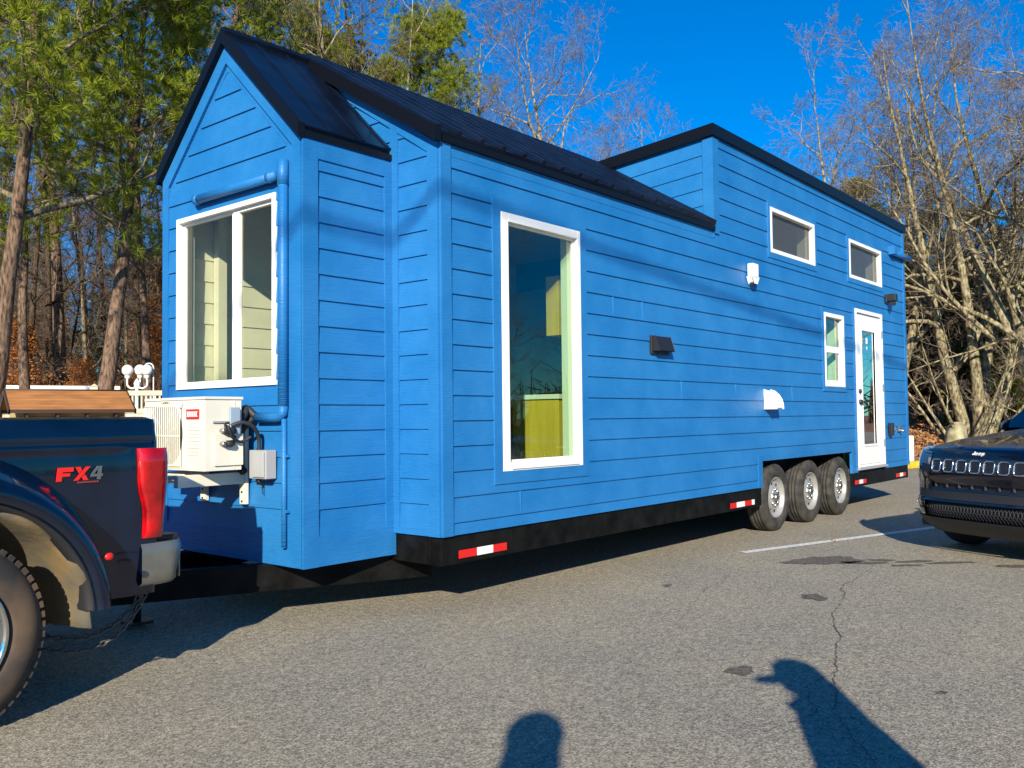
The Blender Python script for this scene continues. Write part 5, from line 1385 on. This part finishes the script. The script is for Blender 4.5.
# lamp with white globes
lp = along(137, 18.6)
lamp = thing('globe_lamp', 'white lamp post with a cluster of round white globes behind the fence', 'street lamp', (lp.x, lp.y, 0), R(-48))
g = MB(); g.lathe([(.09, 0), (.09, .2), (.045, .28), (.035, 1.9), (.05, 1.94), (.06, 2.0), (.03, 2.06), (.001, 2.10)], (0, 0, 0), 'z', 14); g.build('post', M['white'], lamp)
for (dx, dy, dz) in ((-.18, 0, .0), (.19, .0, .0), (0, .15, .01)):
    g = MB(); g.tube(spline([(0, 0, 1.95), (dx*.5, dy*.5, 1.90), (dx, dy, 1.96), (dx, dy, 2.12)], 5), .018, 8); g.lathe([(.02, 2.08), (.05, 2.11), (.055, 2.15)], (dx, dy, dz), 'z', 12); g.build('arm', M['white'], lamp)
    g = MB(); g.sphere((dx, dy, 2.25+dz), .105, 20, 14, (1, 1, 1.05)); g.build('globe', M['globe'], lamp)
p = along(153.5, 18.6)
g = MB(); g.tube([(0, 0, 0), (0, 0, 2.30)] + [(-.09+.09*math.cos(a), 0, 2.30+.09*math.sin(a)) for a in frange(.3, PI, 8)] + [(-.18, 0, 2.12)], .012, 8); o = g.build('shepherd_hook', M['white']); o.location = (p.x, p.y, 0); o.rotation_euler = (0, 0, R(-50)); tag(o, 'thin white hooked pole beside the globe lamp', 'pole')

# ------------------------------------------------------------------ overhead cable behind the camera, its soft shadow crosses the blue walls
def cab(px_, pz): 
    P_ = Vector((px_, 0, pz)); return P_ - T*13.5
A_ = cab(-4, 3.075); B_ = cab(14, 1.61)
d_ = B_-A_
pA_, pB_ = A_ - d_*.9, A_ + d_*1.7
g = MB(); g.tube([Vector(p) for p in (A_-d_*.9, A_, B_, A_+d_*1.7)], .025, 8); o = g.build('overhead_cable', M['black']); tag(o, 'thick black overhead cable strung along the lot behind the photographer', 'cable')
for i, P_ in enumerate((pA_, pB_)):
    pole = thing('utility_pole', ('wooden utility pole at the high end of the overhead cable', 'wooden utility pole at the low end of the overhead cable')[i], 'utility pole', (P_.x, P_.y+.14, 0))
    top = max(6.0, P_.z+.6)
    g = MB(); g.tube([(0, 0, -.2), (0, 0, top)], [.15, .10], 14); g.build('pole', M['wood'], pole)
    g = MB(); g.box((-.06, -.9, P_.z-.25), (.06, .6, P_.z-.13)); g.build('crossarm', M['wood'], pole)

# ------------------------------------------------------------------ the two people whose shadows fall on the lot
def skinned(name, joints, edges, radii, m_, parent, lev=2, root=0):
    me = bpy.data.meshes.new(name); me.from_pydata(joints, edges, [])
    o = bpy.data.objects.new(name, me); col.objects.link(o)
    if parent: o.parent = parent
    sk_ = o.modifiers.new('skin', 'SKIN'); sk_.use_smooth_shade = True; sk_.branch_smoothing = .4
    if not me.skin_vertices: me.skin_vertices.new()
    for i, r_ in enumerate(radii):
        v = me.skin_vertices[0].data[i]; v.radius = r_ if isinstance(r_, tuple) else (r_, r_); v.use_root = (i == root)
    sb = o.modifiers.new('sub', 'SUBSURF'); sb.levels = lev; sb.render_levels = lev
    me.materials.append(m_); return o
def person(loc, rz, label, H, coatm, arm_pose, cap, bulk=1.0):
    """local frame: faces +x; feet at z 0"""
    k = H/1.78
    root = thing('person', label, 'person', loc, rz)
    def S_(L_): return [tuple(c*k for c in p) for p in L_]
    J = [(0, 0, .95), (0, 0, 1.12), (0, 0, 1.32), (0, 0, 1.46), (.01, 0, 1.54),           # pelvis..neck 0-4
         (0, .10, .90), (.02, .11, .50), (-.02, .11, .10), (.15, .12, .04),                  # left leg 5-8
         (0, -.10, .90), (.02, -.11, .50), (-.02, -.11, .10), (.15, -.12, .04),              # right leg 9-12
         (0, .19, 1.43), *arm_pose[0], (0, -.19, 1.43), *arm_pose[1]]
    E_ = [(0, 1), (1, 2), (2, 3), (3, 4), (0, 5), (5, 6), (6, 7), (7, 8), (0, 9), (9, 10), (10, 11), (11, 12), (3, 13), (13, 14), (14, 15), (3, 16), (16, 17), (17, 18)]
    rad = [(.13, .165), (.12, .15), (.13, .17), (.09, .12), .055, .09, .06, .04, .035, .09, .06, .04, .035, .06, .045, .028, .06, .045, .028]
    rad = [tuple(c*k for c in r_) if isinstance(r_, tuple) else r_*k for r_ in rad]
    # head as extra chain on the same body
    J += [(.025, 0, 1.62), (.025, 0, 1.72)]; E_ += [(4, 19), (19, 20)]; rad += [(.085*k, .072*k), (.075*k, .068*k)]
    # hands: palm and five fingers
    nose = len(J); J += [(.125, 0, 1.635)]; E_ += [(19, nose)]; rad += [.014*k]
    for s_, wi_, el in ((1, 15, 14), (-1, 18, 17)):
        w0 = Vector(J[wi_]); d = (w0-Vector(J[el])).normalized(); sd_ = d.cross(Vector((0, 0, 1))).normalized(); up2 = sd_.cross(d)
        pi_ = len(J); J.append(tuple(w0+d*.07)); E_.append((wi_, pi_)); rad.append((.022*k, .034*k))
        for f in range(4):
            a = len(J); o_ = sd_*(-.030+.02*f); ln = (.065, .075, .07, .055)[f]
            J += [tuple(w0+d*.095+o_), tuple(w0+d*(.095+ln*.6)+o_-up2*.012), tuple(w0+d*(.09+ln)+o_-up2*.035)]; E_ += [(pi_, a), (a, a+1), (a+1, a+2)]; rad += [.010*k, .009*k, .0075*k]
        a = len(J); J += [tuple(w0+d*.05+sd_*.045*-s_), tuple(w0+d*.085+sd_*.06*-s_-up2*.02)]; E_ += [(pi_, a), (a, a+1)]; rad += [.011*k, .009*k]
    skinned('body', S_(J), E_, rad, M['skin'], root)
    # coat shell
    J2 = [(0, 0, .80), (0, 0, 1.10), (.0, 0, 1.34), (0, 0, 1.47), (-.03, 0, 1.56), (0, .17, 1.42), arm_pose[0][0], tuple(Vector(arm_pose[0][1])*.97+Vector(arm_pose[0][0])*.03), (0, -.17, 1.42), arm_pose[1][0], tuple(Vector(arm_pose[1][1])*.97+Vector(arm_pose[1][0])*.03)]
    E2 = [(0, 1), (1, 2), (2, 3), (3, 4), (3, 5), (5, 6), (6, 7), (3, 8), (8, 9), (9, 10)]
    r2_ = [(.19*bulk, .24), (.19*bulk, .23), (.18*bulk, .25), (.13, .16), .095, .09, .085, .06, .115, .088, .06]
    skinned('jacket', S_(J2), E2, [tuple(c*k for c in r_) if isinstance(r_, tuple) else r_*k for r_ in r2_], coatm, root)
    J3 = [(0, 0, .93), (0, .10, .86), (.02, .11, .50), (-.02, .11, .12), (0, -.10, .86), (.02, -.11, .50), (-.02, -.11, .12)]
    skinned('trousers', S_(J3), [(0, 1), (1, 2), (2, 3), (0, 4), (4, 5), (5, 6)], [.14*k, .105*k, .078*k, .068*k, .105*k, .078*k, .068*k], M['jeans'], root)
    for y in (.115, -.115):
        g = MB(); g.prism([(-.08, 0), (.20, 0), (.205, .035), (.10, .075), (.03, .11), (-.07, .11)], 1, y-.045, y+.045); g.build('shoe', M['shoe'], root, bevel=.015)
    g = MB(); g.lathe([(.125*k, 1.44*k), (.120*k, 1.52*k), (.112*k, 1.60*k), (.108*k, 1.66*k), (.10*k, 1.67*k), (.10*k, 1.5*k)], (-.03*k, 0, 0), 'z', 20); g.build('hood', coatm, root)
    if cap:
        g = MB(); V = []
        g.lathe([(.118*k, 1.68*k), (.120*k, 1.73*k), (.105*k, 1.79*k), (.06*k, 1.825*k), (.001, 1.835*k)], (.0, 0, 0), 'z', 20)
        g.grid(lambda u, v: ((.09+.15*v*math.cos(u*.9))*k, .085*math.sin(u)*k*(1-.15*v), (1.705-.02*v)*k), frange(-1.3, 1.3, 10), [0, .5, 1]); g.build('cap', M['coat1'], root, solid=.006)
    else:
        g = MB(); g.sphere((-.005, 0, 1.71*k), .125*k, 20, 12, (.95, .95, .92)); g.build('hair', M['hair'], root)
    for s_ in (1, -1):
        g = MB(); g.sphere((.098*k, .03*s_*k, 1.66*k), .011*k, 10, 6); g.build('eye', M['white'], root)
        g = MB(); g.sphere((.02*k, .082*s_*k, 1.64*k), .028*k, 10, 8, (.6, .35, 1)); g.build('ear', M['skin'], root)
    g = MB(); g.sphere((.108*k, 0, 1.585*k), .02*k, 12, 6, (.4, 1.1, .3)); g.build('mouth', mat('lips', (.35, .12, .10), .5) if 'lips' not in bpy.data.materials else bpy.data.materials['lips'], root)
    return root
# photographer: stands beside and behind the lens, both hands forward at chest height
fwd = math.atan2(cf.y, cf.x)
PH = (-4.56, -4.02, 0)
person(PH, fwd, 'photographer standing in the lot, dark jacket, hands held close to the chest', 1.79, M['coat1'], [[(-.04, .26, 1.14), (.14, .12, 1.17)], [(-.06, -.26, 1.14), (.13, -.14, 1.17)]], False)
person((-3.06, -4.47, 0), fwd + R(88), 'person in olive coat and cap facing the pickup with forearms raised', 1.74, M['coat2'], [[(.02, .22, 1.14), (.20, .12, 1.10)], [(.02, -.22, 1.14), (.20, -.12, 1.10)]], True, 1.25)
